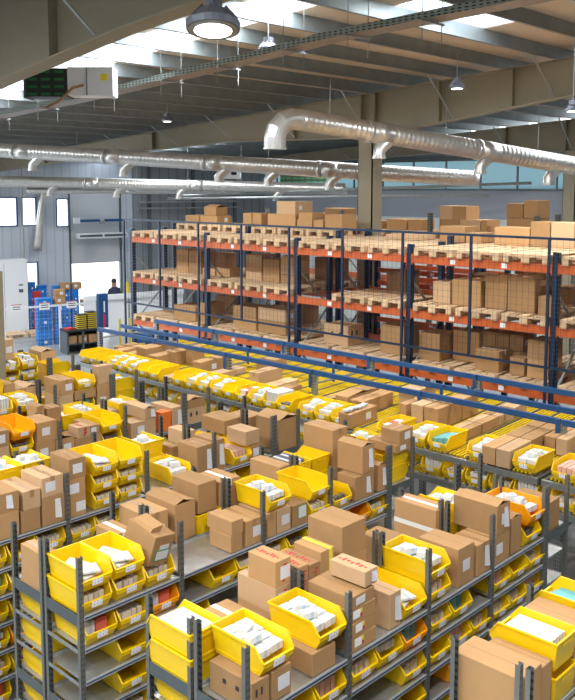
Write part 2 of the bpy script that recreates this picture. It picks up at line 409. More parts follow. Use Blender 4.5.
# ------------------------------------------------------------------ goods on the top shelves
ITEMS='''b 0 f 3.7 0.33 0.42 0.0 0.261 plain
b 0 f 3.71 0.33 0.42 0.261 0.193 tag
b 0 f 4.05 0.21 0.42 0.0 0.22 plain
b 0 f 4.08 0.19 0.49 0.22 0.193 tape
b 0 f 4.28 0.26 0.42 0.0 0.295 tag
b 0 f 4.28 0.25 0.41 0.295 0.201 label+tape
b 0 f 4.6 0.19 0.42 0.0 0.2 label
b 0 f 4.6 0.19 0.42 0.2 0.2 label
b 0 f 4.6 0.2 0.38 0.4 0.216 label+tape
k 0 f 4.89 0.0 y c
k 0 f 4.89 0.18 y c
k 0 f 4.89 0.36 y p
k 0 f 5.19 0.0 y c
k 0 f 5.19 0.18 y c
k 0 f 5.19 0.36 y e
k 0 f 5.91 0.0 y w
b 0 f 6.31 0.27 0.36 0.0 0.362 tag+tape
b 0 f 6.56 0.16 0.37 0.0 0.383 tag
k 0 f 6.88 0.0 y k
b 0 f 7.08 0.24 0.35 0.2 0.18 plain
b 0 f 7.16 0.16 0.42 0.0 0.19 label
b 0 m 7.88 0.17 0.42 0.0 0.2 plain
b 0 m 7.22 0.34 0.46 0.2 0.187 plain
b 0 m 7.71 0.29 0.38 0.0 0.347 tape
b 0 f 7.67 0.39 0.43 0.0 0.405 open
q 0 m 6.8 0.0 y e
q 0 m 7.14 0.0 y e
q 0 m 5.92 0.18 y w
q 0 m 5.91 0.0 y e
b 0 m 6.56 0.17 0.33 0.2 0.184 plain
b 0 m 6.35 0.12 0.28 0.0 0.234 tape
q 0 m 4.12 0.3 y w
q 0 m 4.35 0.3 y w
b -1 f 4.67 0.27 0.42 0.0 0.319 label
b -1 f 4.68 0.22 0.42 0.319 0.199 label
k -1 f 4.88 0.0 y c
k -1 f 4.89 0.18 y d
k -1 f 4.93 0.36 o e
b -1 f 5.27 0.26 0.4 0.0 0.268 label
b -1 f 5.26 0.27 0.4 0.268 0.247 label
b -1 f 5.59 0.27 0.29 0.0 0.249 open+label
b -1 f 5.76 0.27 0.42 0.0 0.2 plain
b -1 f 5.84 0.19 0.24 0.2 0.136 red
b -1 f 6.03 0.13 0.42 0.0 0.2 plain
b -1 f 6.03 0.13 0.42 0.2 0.129 label
k -1 f 6.17 0.0 y d
k -1 f 6.17 0.18 y e
b -1 f 6.65 0.42 0.25 0.0 0.229 label
b -1 f 6.89 0.19 0.5 0.229 0.155 open+tag
b -1 f 7.15 0.18 0.16 0.0 0.148 orange
b -1 f 7.16 0.18 0.16 0.148 0.128 orange
b -1 f 7.35 0.2 0.5 0.0 0.307 tag
b -1 f 7.61 0.35 0.16 0.0 0.237 print
b -1 f 7.64 0.31 0.25 0.237 0.12 open
b -1 m 5.56 0.17 0.42 0.0 0.28 plain
b -1 m 5.75 0.22 0.42 0.0 0.28 plain
b -1 m 5.56 0.12 0.24 0.28 0.292 tape
b -1 m 5.75 0.21 0.23 0.28 0.232 tape
q -1 m 6.53 0.18 y w
q -1 m 6.53 0.0 y e
q -1 m 6.37 0.18 y p
k -1 m 6.45 0.18 y w
b -1 m 6.38 0.26 0.42 0.0 0.3 plain
k -2 f 5.58 0.0 y t
k -2 f 5.58 0.18 y t
k -2 f 5.96 0.0 y e
k -2 f 5.97 0.18 y w
b -2 f 6.63 0.24 0.42 0.0 0.3 plain
b -2 f 6.65 0.23 0.46 0.3 0.234 label+tape
k -2 f 6.93 0.0 y g
b -2 f 6.9 0.37 0.42 0.19 0.14 plain
k -2 f 6.95 0.33 y c
b -2 f 7.29 0.27 0.42 0.0 0.22 label
b -2 f 7.29 0.27 0.42 0.22 0.15 open
b -2 f 7.31 0.25 0.16 0.37 0.274 plain
x -2 f 7.63 0.0 y g
x -2 f 7.63 0.18 y w
b -2 m 7.12 0.15 0.42 0.0 0.3 plain
b -2 m 5.97 0.18 0.42 0.0 0.5 plain
b -2 m 6.16 0.16 0.42 0.0 0.4 tape
b -2 m 6.32 0.22 0.42 0.0 0.4 open
q -2 m 5.88 0.36 y e
k -3 f 6.7 0.0 y e
k -3 f 6.71 0.18 y d
k -3 f 6.71 0.36 y w
k -3 f 7.03 0.0 y w
k -3 f 7.04 0.18 y w
k -3 f 7.05 0.36 y w
x -3 f 7.49 0.0 y e
x -3 f 7.49 0.18 y e
b -3 m 7.71 0.29 0.42 0.0 0.5 open
k 1 f 3.53 0.0 y c
k 1 f 3.54 0.18 y p
k 1 f 3.87 0.0 y c
k 1 f 3.86 0.18 y p
k 1 f 4.18 0.0 y c
b 1 f 5.16 0.15 0.31 0.0 0.161 plain
b 1 f 5.17 0.15 0.35 0.161 0.14 plain
b 1 f 5.35 0.24 0.4 0.0 0.247 label+tape
b 1 f 5.64 0.12 0.42 0.0 0.24 tape
b 1 f 5.77 0.2 0.42 0.0 0.24 label
b 1 f 5.99 0.22 0.42 0.0 0.222 green
k 1 f 5.65 0.25 y w
k 1 f 6.25 0.0 y c
k 1 f 6.25 0.2 y e
k 1 f 6.6 0.0 y d
b 1 f 6.98 0.33 0.26 0.0 0.267 tag
b 1 f 7.1 0.21 0.36 0.267 0.312 open+tag
b 1 f 7.38 0.17 0.16 0.0 0.302 tag+open
x 1 f 7.69 0.0 y e
x 1 f 7.69 0.18 y e
b 1 f 7.71 0.32 0.42 0.36 0.1 tape+label
b 1 f 7.76 0.28 0.26 0.46 0.155 tape+label
b 1 m 7.25 0.27 0.46 0.17 0.447 tape
b 1 m 7.25 0.27 0.42 0.0 0.17 plain
q 1 m 7.88 0.18 y w
b 1 m 7.55 0.21 0.42 0.0 0.2 plain
b 1 m 3.53 0.14 0.34 0.0 0.345 tape
b 1 m 4.28 0.19 0.33 0.0 0.29 tape+strip
b 1 m 4.61 0.26 0.43 0.0 0.366 tape+label
b 1 m 4.98 0.25 0.47 0.0 0.371 open
b 1 m 5.24 0.24 0.41 0.2 0.299 plain
q 1 m 5.24 0.0 y r
b 1 m 5.49 0.28 0.37 0.0 0.453 strip
b 1 m 5.77 0.24 0.42 0.0 0.18 open
b 1 m 6.33 0.18 0.46 0.0 0.399 plain
q 1 m 6.22 0.0 y b
q 1 m 6.57 0.0 y e
q 1 m 6.57 0.18 y b
q 1 m 6.93 0.0 y b
q 1 m 6.77 0.18 y e
q 2 m 3.51 0.0 y e
q 2 m 3.51 0.18 y s
b 2 m 3.97 0.3 0.44 0.0 0.213 tape+strip
b 2 f 3.6 0.16 0.42 0.0 0.21 print
b 2 f 3.78 0.19 0.42 0.0 0.21 label
k 2 f 3.67 0.215 y w
b 2 f 4.18 0.25 0.42 0.0 0.17 plain
k 2 f 4.22 0.175 y w
b 2 f 4.6 0.3 0.42 0.0 0.11 sticker
b 2 f 4.6 0.3 0.42 0.11 0.11 sticker
b 2 f 4.58 0.31 0.42 0.22 0.11 sticker
b 2 f 4.59 0.28 0.42 0.33 0.1 label
b 2 f 5.06 0.15 0.25 0.0 0.285 tag
b 2 f 4.75 0.16 0.34 0.45 0.12 red+tag
k 2 f 5.23 0.0 y p
k 2 f 5.58 0.0 y c
k 2 f 5.57 0.18 y w
b 2 f 6.02 0.26 0.41 0.0 0.338 label
b 2 f 6.32 0.24 0.29 0.0 0.279 tag+tape
b 2 f 6.61 0.28 0.31 0.0 0.263 label
b 2 f 6.65 0.23 0.46 0.263 0.275 open+label+tag
b 2 f 6.92 0.18 0.42 0.0 0.347 open
k 2 f 7.16 0.0 y d
k 2 f 7.23 0.18 o w
b 2 f 7.63 0.25 0.42 0.0 0.3 plain
b 2 m 6.48 0.21 0.5 0.0 0.405 tape+strip
q 2 m 6.81 0.0 y w
q 2 m 6.8 0.18 y w
b 2 m 4.36 0.17 0.42 0.0 0.2 red+label
b 2 m 4.36 0.17 0.42 0.2 0.2 red+label
b 2 m 4.36 0.17 0.3 0.4 0.205 red+label
b 2 m 4.61 0.12 0.42 0.0 0.26 red
b 2 m 4.61 0.12 0.31 0.26 0.22 red
b 2 m 4.77 0.13 0.42 0.0 0.24 plain
b 2 m 4.77 0.13 0.35 0.24 0.221 red
b 2 m 4.85 0.17 0.42 0.0 0.29 plain
b 2 m 4.85 0.17 0.3 0.29 0.232 band
b 2 m 5.18 0.27 0.42 0.0 0.2 plain
b 2 m 5.18 0.27 0.42 0.2 0.17 plain
b 2 m 5.13 0.31 0.38 0.37 0.278 plain
b 2 m 4.87 0.18 0.31 0.0 0.101 sticker
b 2 m 5.9 0.25 0.42 0.0 0.25 plain
b 3 m 4.63 0.28 0.42 0.0 0.09 plain
b 3 m 4.73 0.27 0.5 0.09 0.219 plain
b 3 m 4.87 0.27 0.42 0.0 0.3 plain
b 3 m 4.75 0.14 0.34 0.3 0.11 plain
q 3 m 5.11 0.24 y s
q 3 m 5.12 0.0 y e
q 3 m 5.38 0.25 y g
q 3 m 5.38 0.0 y e
b 3 m 5.38 0.3 0.42 0.0 0.4 plain'''
def bay(x):
    for i in range(4):
        if x<XS[i+1]-.02: return i
    return 4
recs=[]
for l in ITEMS.strip().split('\n'):
    q=l.split(); kind=q[0]; r=int(q[1]); u=q[2]
    if kind=='b':
        x,w,d,z,h=map(float,q[3:8]); recs.append(dict(k='b',r=r,u=u,x=x,w=w,d=d,z=z,h=h,tags=q[8].split('+'),lev=0))
    else:
        recs.append(dict(k=kind,r=r,u=u,x=float(q[3]),w=.31 if kind!='x' else .48,z=float(q[4]),h=.18,col=q[5],con=q[6],lev=0))
recs=[o for o in recs if not (o['r']==3 and o['k']=='b' and o['x']<5.2)]
recs.append(dict(k='b',r=3,u='m',x=4.71,w=.27,d=.5,z=0,h=.37,tags=['plain'],lev=0))
recs.append(dict(k='b',r=3,u='m',x=4.985,w=.14,d=.42,z=0,h=.335,tags=['plain'],lev=0))
recs.append(dict(k='b',r=-3,u='f',x=6.72,w=.2,d=.3,z=.57,h=.33,tags=['label'],lev=0))
# keep stacks from cutting into each other: slide neighbours along the shelf
def key(o): return (o['r'],'f' if o['u']=='f' else 'm')
for o in recs:
    if o['k']=='x': continue
def solve(grp):
    for it in range(60):
        mv=0
        for a in grp:
            for b in grp:
                if a is b or a['x']>b['x'] : continue
                if a['x']==b['x'] and id(a)>id(b): continue
                if a['z']<b['z']+b['h']-.015 and b['z']<a['z']+a['h']-.015:
                    ov=a['x']+a['w']-b['x']+.004
                    if ov>0.001:
                        a['x']-=ov/2; b['x']+=ov/2; mv=1
        if not mv: break
from collections import defaultdict
G=defaultdict(list)
for o in recs:
    if o['k']!='x': G[key(o)].append(o)
for g in G.values(): solve(g)
# lower shelves, filled as the photograph shows them: bins in threes with an occasional gap
RR=random.Random(11)
def fill(r,u,bays,levels,skip=()):
    for b_ in bays:
        for k in levels:
            for p in range(3):
                if (b_,k,p) in skip or RR.random()<.13: continue
                col='o' if RR.random()<.05 else 'y'
                con=RR.choice('ccccwedeckgr' if u=='f' else 'eeec')
                recs.append(dict(k='k' if u=='f' else 'q',r=r,u=u,x=XS[b_]+.035+p*.325,w=.31,z=-PITCH*k,h=.18,col=col,con=con,lev=k))
for p,c,cn in ((0,'y','r'),(1,'y','c'),(2,'o','r')): recs.append(dict(k='k',r=1,u='f',x=XS[0]+.035+p*.325,w=.31,z=-PITCH,h=.18,col=c,con=cn,lev=1))
for k in (2,3): recs.append(dict(k='k',r=1,u='f',x=XS[0]+.035+.325,w=.31,z=-PITCH*k,h=.18,col='y',con='e',lev=k)); recs.append(dict(k='k',r=1,u='f',x=XS[0]+.035+.65,w=.31,z=-PITCH*k,h=.18,col='y',con='c',lev=k))
fill(1,'f',[0],[4,5,6]); fill(1,'f',[1,2,3],[1,2,3]); fill(1,'m',[0],[1,2,3,4,5],{(0,k,2) for k in range(7)}); fill(1,'m',[1,2],[1])
fill(2,'f',[0,1,2,3],[1,2,3,4]); fill(2,'m',[0],[1,2,3]); fill(2,'m',[1,2,3],[1])
fill(0,'f',[0],[1,2,3,4,5,6]); fill(0,'f',[1,2,3],[1,2]); fill(0,'m',[0,1,2,3],[1])
fill(-1,'f',[0,1,2,3],[1]); fill(-2,'f',[1,2,3],[1]); fill(3,'m',[0,1],[1])
# plain goods in gaps of the far halves of the rows
def filler(r,xs):
    for x in xs:
        if any(o['x']<x+.3 and o['x']+o['w']>x-.01 and key(o)==(r,'m') and o['lev']==0 for o in recs): continue
        if RR.random()<.5: recs.append(dict(k='b',r=r,u='m',x=x,w=RR.uniform(.2,.3),d=RR.uniform(.3,.44),z=0,h=RR.uniform(.14,.26),tags=[RR.choice(['plain','tape','tape'])],lev=0))
        else: recs.append(dict(k='q',r=r,u='m',x=x,w=.31,z=0,h=.18,col='y',con=RR.choice('ewc'),lev=0))
for r in (1,0,-1,-2): filler(r,[XS[i]+.05+.32*p for i in range(1 if r!=-2 else 2,4) for p in range(3)])
# names of places
cells=defaultdict(list)
for o in recs:
    if o['k']=='x': o['place']='end unit of the %s row'%ROWN[o['r']]; continue
    o['bay']=bay(o['x']+o['w']/2)
    cells[(o['r'],key(o)[1],o['bay'],o['lev'])].append(o)
ORD=['leftmost','second','third','fourth','fifth','sixth','seventh','eighth','ninth']
LEV=['top shelf','second shelf','third shelf','fourth shelf','fifth shelf','sixth shelf','bottom shelf']
for (r,u,b_,lev),g in cells.items():
    g.sort(key=lambda o:o['x']); cols=[]
    for o in g:
        for c in cols:
            if abs(c[0]['x']+c[0]['w']/2-o['x']-o['w']/2)<.13 and not any(abs(q['z']-o['z'])<.03 for q in c): c.append(o); break
        else: cols.append([o])
    for i,c in enumerate(cols):
        c.sort(key=lambda o:o['z'])
        for j,o in enumerate(c):
            o['lay']='' if len(c)==1 else (['bottom','upper'] if len(c)==2 else ['bottom','middle','upper','topmost','highest','summit'])[j]
            bn='end bay' if b_==4 else BAYN[b_]+' bay'
            o['place']='%s, %s, %s %s, %s row'%(ORD[i],LEV[lev],'near' if u=='f' else 'far',bn,ROWN[r])
EXT={'tape':'taped','label':'labelled','tag':'tagged','open':'open','red':'red-printed','print':'dark-printed','sticker':'stickered','green':'green-labelled','band':'yellow-strapped','strip':'white-taped','plain':'plain','orange':'orange'}
def words(s): return ' '.join(s.replace(',',' ').split())
for o in recs:
    r=o['r']; y0,y1,y2=ROWS[r]; z=ZT+.004+o['z']
    if o['k']=='b':
        tg=[t for t in o['tags']]
        y=(y0+.02) if o['u']=='f' else (y1+.035)
        nm=EXT[tg[0]]+(' and '+EXT[tg[1]] if len(tg)>1 and o['lay']=='' else '')
        lab='%s %s, %s%s'%(nm,'container' if tg[0]=='orange' else 'brown carton',o['lay']+', ' if o['lay'] else '',o['place'])
        if tg[0]=='orange': tg=['plain']; mt='orange_box'
        else: mt=None
        dm=min(o['d'],(y1-y0-.03) if o['u']=='f' else (y2-y1-.03)) if r!=3 else o['d']
        carton(o['x'],y,z,o['w'],dm,o['h'],tg,lab,'cartons of the %s shelving row'%ROWN[r],RR.uniform(-.03,.03) if o['z']>.1 and o['h']<.3 else 0,mt)
    elif o['k'] in 'kq':
        f=o['k']=='k'; y=(y0-.0) if f else (y2+.0)
        if f and o['u']=='m': y=y1+.03
        lab='%s bin%s, %s%s'%({'y':'yellow','o':'orange'}[o['col']],(' of '+CW[o['con']]) if CW[o['con']] else '',o['lay']+', ' if o['lay'] else '',o['place'])
        stack_bin(o['x']+.155,y,z,0 if f else PI,o['col'],o['con'],o['place'],lab,'stacking bins of the %s shelving row'%ROWN[r])
    else:
        yy=y0+.22; nlay='upper' if o['z']>.1 else 'lower'
        for j in range(3 if r in(1,) else 2):
            lab='yellow bin facing the flow rack, %s layer, %s, end unit of the %s row'%(nlay,['nearest','middle','farthest'][j],ROWN[r])
            stack_bin(XE+.0,yy+j*.33,z,PI/2,o['col'],o['con'],o['place'],lab,'bins on the end units')

# the battered open carton leaning over the third bin of the near row end
t=carton(4.19,5.66,2.215,.24,.36,.27,['label','tape'],'battered brown carton tilted over a bin with green-edged label, third row','cartons of the third shelving row',.1,tilt=(.24,.16,.12))
MB().hexa([(-.115,-.1,.275),(.0,-.1,.275),(.0,.12,.275),(-.115,.12,.275),(-.10,-.1,.31),(.02,-.1,.33),(.02,.12,.33),(-.10,.12,.31)]).build('loose_flap','card',t)
MB().box(-.07,.09,-.183,-.181,.04,.14).build('green_label_edge','green',t); MB().box(-.06,.08,-.186,-.183,.05,.13).build('address_label','label',t)
# ------------------------------------------------------------------ carton flow rack
FX=9.09
def fz(x): return 2.0+.035*(x-FX)
fr=thing('flow_rack','carton flow rack with yellow wheel tracks and blue top beams behind the picking rows','rack',(FX,4.6,0))
fr2=thing('flow_rack','carton flow rack bay at the right edge, nearest the camera, beside an orange-filled bin','rack',(FX,2.4,0))
ln=MB()
for i in range(5): ln.box(.05,2.6,.03+i*.052,.052+i*.052,-.012,.008)
LANE=None
def lane(parent,y,z0):
    global LANE
    if LANE is None:
        b=MB()
        for i in range(5):
            y0=.03+i*.052
            b.hexa([(.05,y0,-.015),(2.75,y0,.08),(2.75,y0+.026,.08),(.05,y0+.026,-.015),(.05,y0,.006),(2.75,y0,.101),(2.75,y0+.026,.101),(.05,y0+.026,.006)])
        d=MB(); d.hexa([(.02,-.006,-.03),(2.78,-.006,.065),(2.78,.006,.065),(.02,.006,-.03),(.02,-.006,.014),(2.78,-.006,.11),(2.78,.006,.11),(.02,.006,.014)])
        LANE=(b.mesh('wheel_track','ytrack'),d.mesh('lane_divider','steel'))
    o=put('wheel_track',LANE[0],parent,(0,y,z0)); put('lane_divider',LANE[1],o)
for i in range(32): lane(fr,.1+i*.3,2.0); 
for i in range(32): lane(fr,.1+i*.3,1.66)
for i in range(7): lane(fr2,.02+i*.3,2.0); lane(fr2,.02+i*.3,1.66)
for P,L in ((fr,9.75),(fr2,2.15)):
    for z in (2.0,1.66,1.3):
        b=MB(); b.box(-.03,.01,0,L,z-.085,z-.012); b.box(-.034,-.03,0,L,z-.03,z-.012); b.build('front_beam','steel',P)
        MB().box(2.75,2.8,0,L,z+.0,z+.09).build('back_beam','steel_d',P)
        for y in (0.0,L-.03): MB().hexa([(0,y,z-.09),(2.78,y,z),(2.78,y+.03,z),(0,y+.03,z-.09),(0,y,z-.02),(2.78,y,z+.09),(2.78,y+.03,z+.09),(0,y+.03,z-.02)]).build('side_channel','steel_d',P)
def npost(y,par,xs,zt):
    for x in xs:
        b=MB(); b.box(x-.03,x-.026,y-.045,y+.045,0,zt); b.box(x-.03,x+.03,y-.045,y-.041,0,zt); b.box(x-.03,x+.03,y+.041,y+.045,0,zt)
        b.build('perforated_post','steelhole',par)
M['steelhole']=stripes('perforated_steel',(.34,.36,.34),(.05,.05,.05),'Z',.05,.4,.45,.5,axis2='Y',period2=.03,duty2=.35)
YS=[15.15,13.16,11.13,9.07,6.95,4.82,2.75]
xp=[1.05,2.55]
for y in YS:
    par=fr if y>4.6 else fr2; oy=4.6 if par is fr else 2.4
    npost(y-oy,par,xp,2.36)
    MB().tube([(1.05,y-oy,2.22),(2.55,y-oy,2.22)],.02,8).build('tie_tube','steel',par)
for x,z in ((10.10,2.42),(10.68,2.42),(11.6,2.42)):
    for i in range(len(YS)-1):
        ya,yb=YS[i+1],YS[i]
        par=fr if ya>4.6 else fr2; oy=4.6 if par is fr else 2.4
        b=MB(); b.box(x-FX-.025,x-FX+.025,ya-oy+.012,yb-oy-.012,z-.045,z+.03); b.box(x-FX-.03,x-FX-.026,ya-oy+.012,ya-oy+.07,z-.26,z+.03)
        b.build('top_beam','blue',par)
FB=[]
for y,c in ((14.16,'e'),(13.86,'e'),(13.56,'e'),(13.24,'w'),(12.94,'w'),(12.63,'w'),(12.27,'e'),(11.96,'e'),(11.28,'e'),(10.97,'w'),(10.66,'w'),(10.31,'w'),(10.0,'e'),(9.70,'r'),(9.39,'w'),(9.08,'t'),(8.77,'d'),(8.32,'w'),(8.0,'w'),(7.68,'p'),(6.85,'r'),(6.36,'w'),(6.02,'g'),(5.43,'w'),(4.80,'w')):
    FB.append((y,c))
fw_={'e':'empty','w':'white-pack','r':'red-and-white','t':'tall-white-pack','d':'small-dark-pack','p':'white-paper','g':'teal-pack'}
for i,(y,c) in enumerate(FB):
    pl='flow rack front, %s from the far end'%(['first','second','third','fourth','fifth','sixth','seventh','eighth','ninth','tenth','eleventh','twelfth','thirteenth','fourteenth','fifteenth','sixteenth','seventeenth','eighteenth','nineteenth','twentieth','twenty-first','twenty-second','twenty-third','twenty-fourth','last'][i])
    stack_bin(FX-.0,y,2.012,-PI/2,'y',c,pl,'yellow %s bin on %s'%(fw_[c],pl),'bins along the flow rack front')
for i in range(27):
    y=4.78+i*.335
    pl='lower flow level, %s from the near end'%(['first','second','third','fourth','fifth','sixth','seventh','eighth','ninth','tenth','eleventh','twelfth','thirteenth','fourteenth','fifteenth','sixteenth','seventeenth','eighteenth','nineteenth','twentieth','twenty-first','twenty-second','twenty-third','twenty-fourth','twenty-fifth','twenty-sixth','twenty-seventh'][i])
    if i%7==5: continue
    stack_bin(FX-.0,y,1.672,-PI/2,'y','tcwctec'[i%7],pl,'yellow bin on the '+pl,'bins on the lower flow level')
stack_bin(FX,4.30,2.012,-PI/2,'y','k','right-hand flow bay','yellow bin of pink packs on the right-hand flow rack bay','bins on the right-hand flow bay')
stack_bin(FX,3.97,2.012,-PI/2,'y','e','right-hand flow bay','yellow empty bin nearest the camera on the right-hand flow rack bay','bins on the right-hand flow bay')
for i in range(3): stack_bin(FX,4.3-.34*i,1.672,-PI/2,'y','c','right-hand flow bay','yellow bin of cream packs, %s on the lower level of the right-hand flow bay'%['first','second','third'][i],'bins on the right-hand flow bay')
# cartons lying on the lanes
FC=[ # x y w d h tags words
(9.80,6.47,.60,.24,.3,'tape','long brown carton'),(9.80,6.73,.60,.2,.3,'plain','long brown carton'),
(10.42,6.47,.42,.24,.3,'plain','shorter brown carton'),
(9.62,5.93,.42,.12,.14,'plain','low brown carton'),(9.62,6.06,.42,.12,.14,'plain','low brown carton'),
(10.06,5.93,.42,.12,.14,'plain','low brown carton'),(10.06,6.06,.42,.12,.14,'plain','low brown carton'),
(10.5,5.93,.42,.12,.14,'plain','low brown carton'),(10.5,6.06,.42,.12,.14,'plain','low brown carton'),
(10.94,5.93,.35,.25,.16,'plain','low brown carton'),
(9.07,4.97,.55,.185,.22,'label','long brown carton'),(9.07,5.165,.55,.185,.22,'label','long brown carton'),
(9.64,4.97,.5,.185,.22,'plain','long brown carton'),(9.64,5.165,.5,.185,.22,'plain','long brown carton'),
(10.16,4.97,.5,.185,.22,'plain','long brown carton'),(10.16,5.165,.5,.185,.22,'plain','long brown carton'),
(9.9,4.64,.7,.15,.22,'plain','brown carton'),(9.9,4.8,.7,.15,.22,'label','brown carton'),
(9.85,7.05,.50,.12,.25,'plain','narrow brown carton'),(10.35,7.25,.55,.3,.3,'label','brown carton'),
(9.08,7.45,.62,.22,.2,'label','flat brown carton'),(9.70,7.72,.75,.24,.2,'tape','long brown carton'),(9.70,8.0,.78,.25,.22,'open','open brown carton'),(9.65,8.3,.5,.15,.16,'plain','low brown carton'),
(9.97,10.2,.6,.22,.2,'tape','brown carton'),(9.75,9.75,.75,.26,.06,'plain','flat brown carton'),(9.75,9.45,.5,.22,.07,'plain','flat brown carton'),
(10.2,12.2,.3,.2,.33,'plain','upright dark carton'),(10.0,12.45,.35,.25,.25,'plain','brown carton'),
(9.74,11.43,.7,.22,.25,'label','brown carton'),(9.7,11.0,.75,.26,.1,'plain','flat carton'),(9.12,11.5,.9,.22,.09,'plain','flat brown carton at the edge'),
(10.6,10.6,.5,.3,.22,'plain','brown carton'),
(9.72,12.95,.75,.34,.3,'label','large brown carton'),(9.7,12.63,.45,.27,.2,'plain','brown carton'),(9.97,14.2,.5,.2,.12,'plain','low brown carton'),(9.8,13.9,.6,.24,.12,'plain','low brown carton'),(9.8,13.55,.55,.22,.1,'plain','low brown carton')]
near=['first','second','third','fourth','fifth','sixth','seventh','eighth','ninth','tenth','eleventh','twelfth','thirteenth','fourteenth','fifteenth','sixteenth','seventeenth','eighteenth','nineteenth','twentieth']
FC.sort(key=lambda c:c[1]); 
for i,(x,y,w,d,h,tg,wd) in enumerate(FC):
    half='near' if i<19 else 'far'; k=i if i<19 else i-19
    zc=fz(x+w/2)+.012
    c=carton(x,y,zc,w,d,h,[tg],'%s on flow lanes, %s from near end, %s part'%(wd,near[k],half),'cartons on the flow lanes')
    c.rotation_euler=(0,-.035,0)
# papers lying on the flat label carton
for i in range(4):
    put('medicine_pack',pack_mesh(.12,.08,.03,'packw'),None,(9.15+.13*i,7.56+.02*(i%2),fz(9.4)+.225),.2*i-.3)['skip']=1
for o in [o for o in scn.objects if o.get('skip')]: del o['skip']; tag(o,'white medicine pack lying on the flat carton at the flow rack front','pack','packs on the flat carton')
# ------------------------------------------------------------------ pallets and pallet racks
def pallet_meshes():
    d=MB()
    for y,w in ((0,.14),(.165,.1),(.3275,.145),(.535,.1),(.66,.14)): d.box(0,1.2,y,y+w,.122,.144)
    for x in (0,.5275,1.055): d.box(x,x+.145,0,.8,.1,.122)
    s=MB(); s.box(0,1.2,0,.1,0,.022)
    k=MB()
    s2=MB(); s2.box(0,1.2,0,.145,0,.022)
    bl=MB(); bl.box(0,.145,0,.1,.022,.1); bl2=MB(); bl2.box(0,.145,0,.145,.022,.1)
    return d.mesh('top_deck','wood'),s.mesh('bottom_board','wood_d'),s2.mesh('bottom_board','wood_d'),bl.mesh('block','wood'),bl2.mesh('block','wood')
PMH=pallet_meshes()
def pallet(x,y,z,label,group,rz=0):
    t=thing('pallet',label,'pallet',(x,y,z),rz,group)
    put('top_deck',PMH[0],t)
    for yy,a,b in ((0,1,3),(.3275,2,4),(.70,1,3)):
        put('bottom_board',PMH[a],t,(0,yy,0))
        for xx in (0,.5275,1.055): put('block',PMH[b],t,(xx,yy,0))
    return t
UY=[17.57,14.75,11.93,9.11,6.28,3.45]
def upright(b,x,y,z1): b.box(x-.05,x+.05,y-.05,y-.042,0,z1); b.box(x-.05,x+.05,y+.042,y+.05,0,z1); b.box(x-.05,x-.042,y-.05,y+.05,0,z1)
def rack(X,D,levels,ztop,label,uy=UY,mat='navyhole'):
    t=thing('pallet_rack',label,'rack',(X,uy[-1],0)); oy=uy[-1]
    for y in uy:
        for x in (0.05,D-.05):
            b=MB(); upright(b,x,y-oy,ztop); b.build('upright',mat,t)
        zz=.3; k=0
        while zz<ztop-.9:
            a,c=(.08,D-.08) if k%2==0 else (D-.08,.08)
            MB().bar((a,y-oy,zz),(c,y-oy,zz+.85),.035,.03).build('brace','steel',t); zz+=.85; k+=1
    for i in range(len(uy)-1):
        for z in levels:
            for x in (0.0,D-.04):
                b=MB(); b.box(x-.01,x+.04,uy[i+1]-oy+.055,uy[i]-oy-.055,z-.14,z); b.box(x-.015,x+.045,uy[i+1]-oy+.05,uy[i+1]-oy+.06,z-.17,z+.03); b.box(x-.015,x+.045,uy[i]-oy-.06,uy[i]-oy-.05,z-.17,z+.03)
                bo=b.build('beam','orangesteel',t)
                if x==0:
                    for q in (.9,1.9): MB().box(-.013,-.0105,uy[i+1]-oy+q-.05,uy[i+1]-oy+q+.05,z-.11,z-.03).build('beam_label','paper',bo)
    return t
rack(12.75,1.1,(4.15,3.15,2.08,1.0),4.35,'front blue and orange pallet rack behind the wire guard')
rack(14.05,1.1,(4.15,3.15,2.08,1.0),4.45,'second blue and orange pallet rack, back to back with the front one')
x2=thing('pallet_rack','close-spaced orange beam levels in the middle bay behind the front racks','rack',(15.35,9.11,0))
for y in (9.16,11.93-9.11-.05+9.11):
    for x in (.05,1.05): b=MB(); upright(b,x,y-9.11,4.2); b.build('upright','navyhole',x2)
for k in range(8):
    z=3.85-k*.28
    for x in (0,1.06):
        b=MB(); b.box(x-.01,x+.04,.1,2.72,z-.11,z); bo=b.build('beam','orangesteel',x2)
        if x==0: MB().box(-.013,-.0105,1.2,1.3,z-.09,z-.03).build('beam_label','paper',bo)
rack(17.5,1.1,(4.15,3.0,1.5),4.75,'third pallet rack with grey upright tops near the far wall',[17.57,14.75,11.93,9.11,6.28,3.45],'post')
LN={4.15:'top',3.15:'middle',2.08:'lower'}
BN=['leftmost','second','third','fourth','right-hand']
def pal_rack(X,z,bays,rk,skip=()):
    for i in bays:
        for j in range(3):
            if (i,j) in skip: continue
            y=UY[i+1]+.10+j*.895
            pallet(X-.06,y,z,'empty wooden pallet, %s of three, %s level, %s bay, %s rack'%(['right','middle','left'][j],LN[z],BN[i],rk),'pallets on the %s rack'%rk,)
pal_rack(12.75,4.15,range(5),'front'); pal_rack(12.75,3.15,range(5),'front',{(2,2)}); pal_rack(12.75,2.08,range(5),'front')
pal_rack(14.1,4.15,range(5),'second'); pal_rack(14.1,3.15,(0,1,3,4),'second'); pal_rack(14.1,2.08,(0,1,3,4),'second')
for o in range(5):
    for j in range(3): pallet(17.45,UY[o+1]+.1+j*.895,4.15,'wooden pallet, %s of three, top of %s bay, third rack'%(['right','middle','left'][j],BN[o]),'pallets on the third rack')
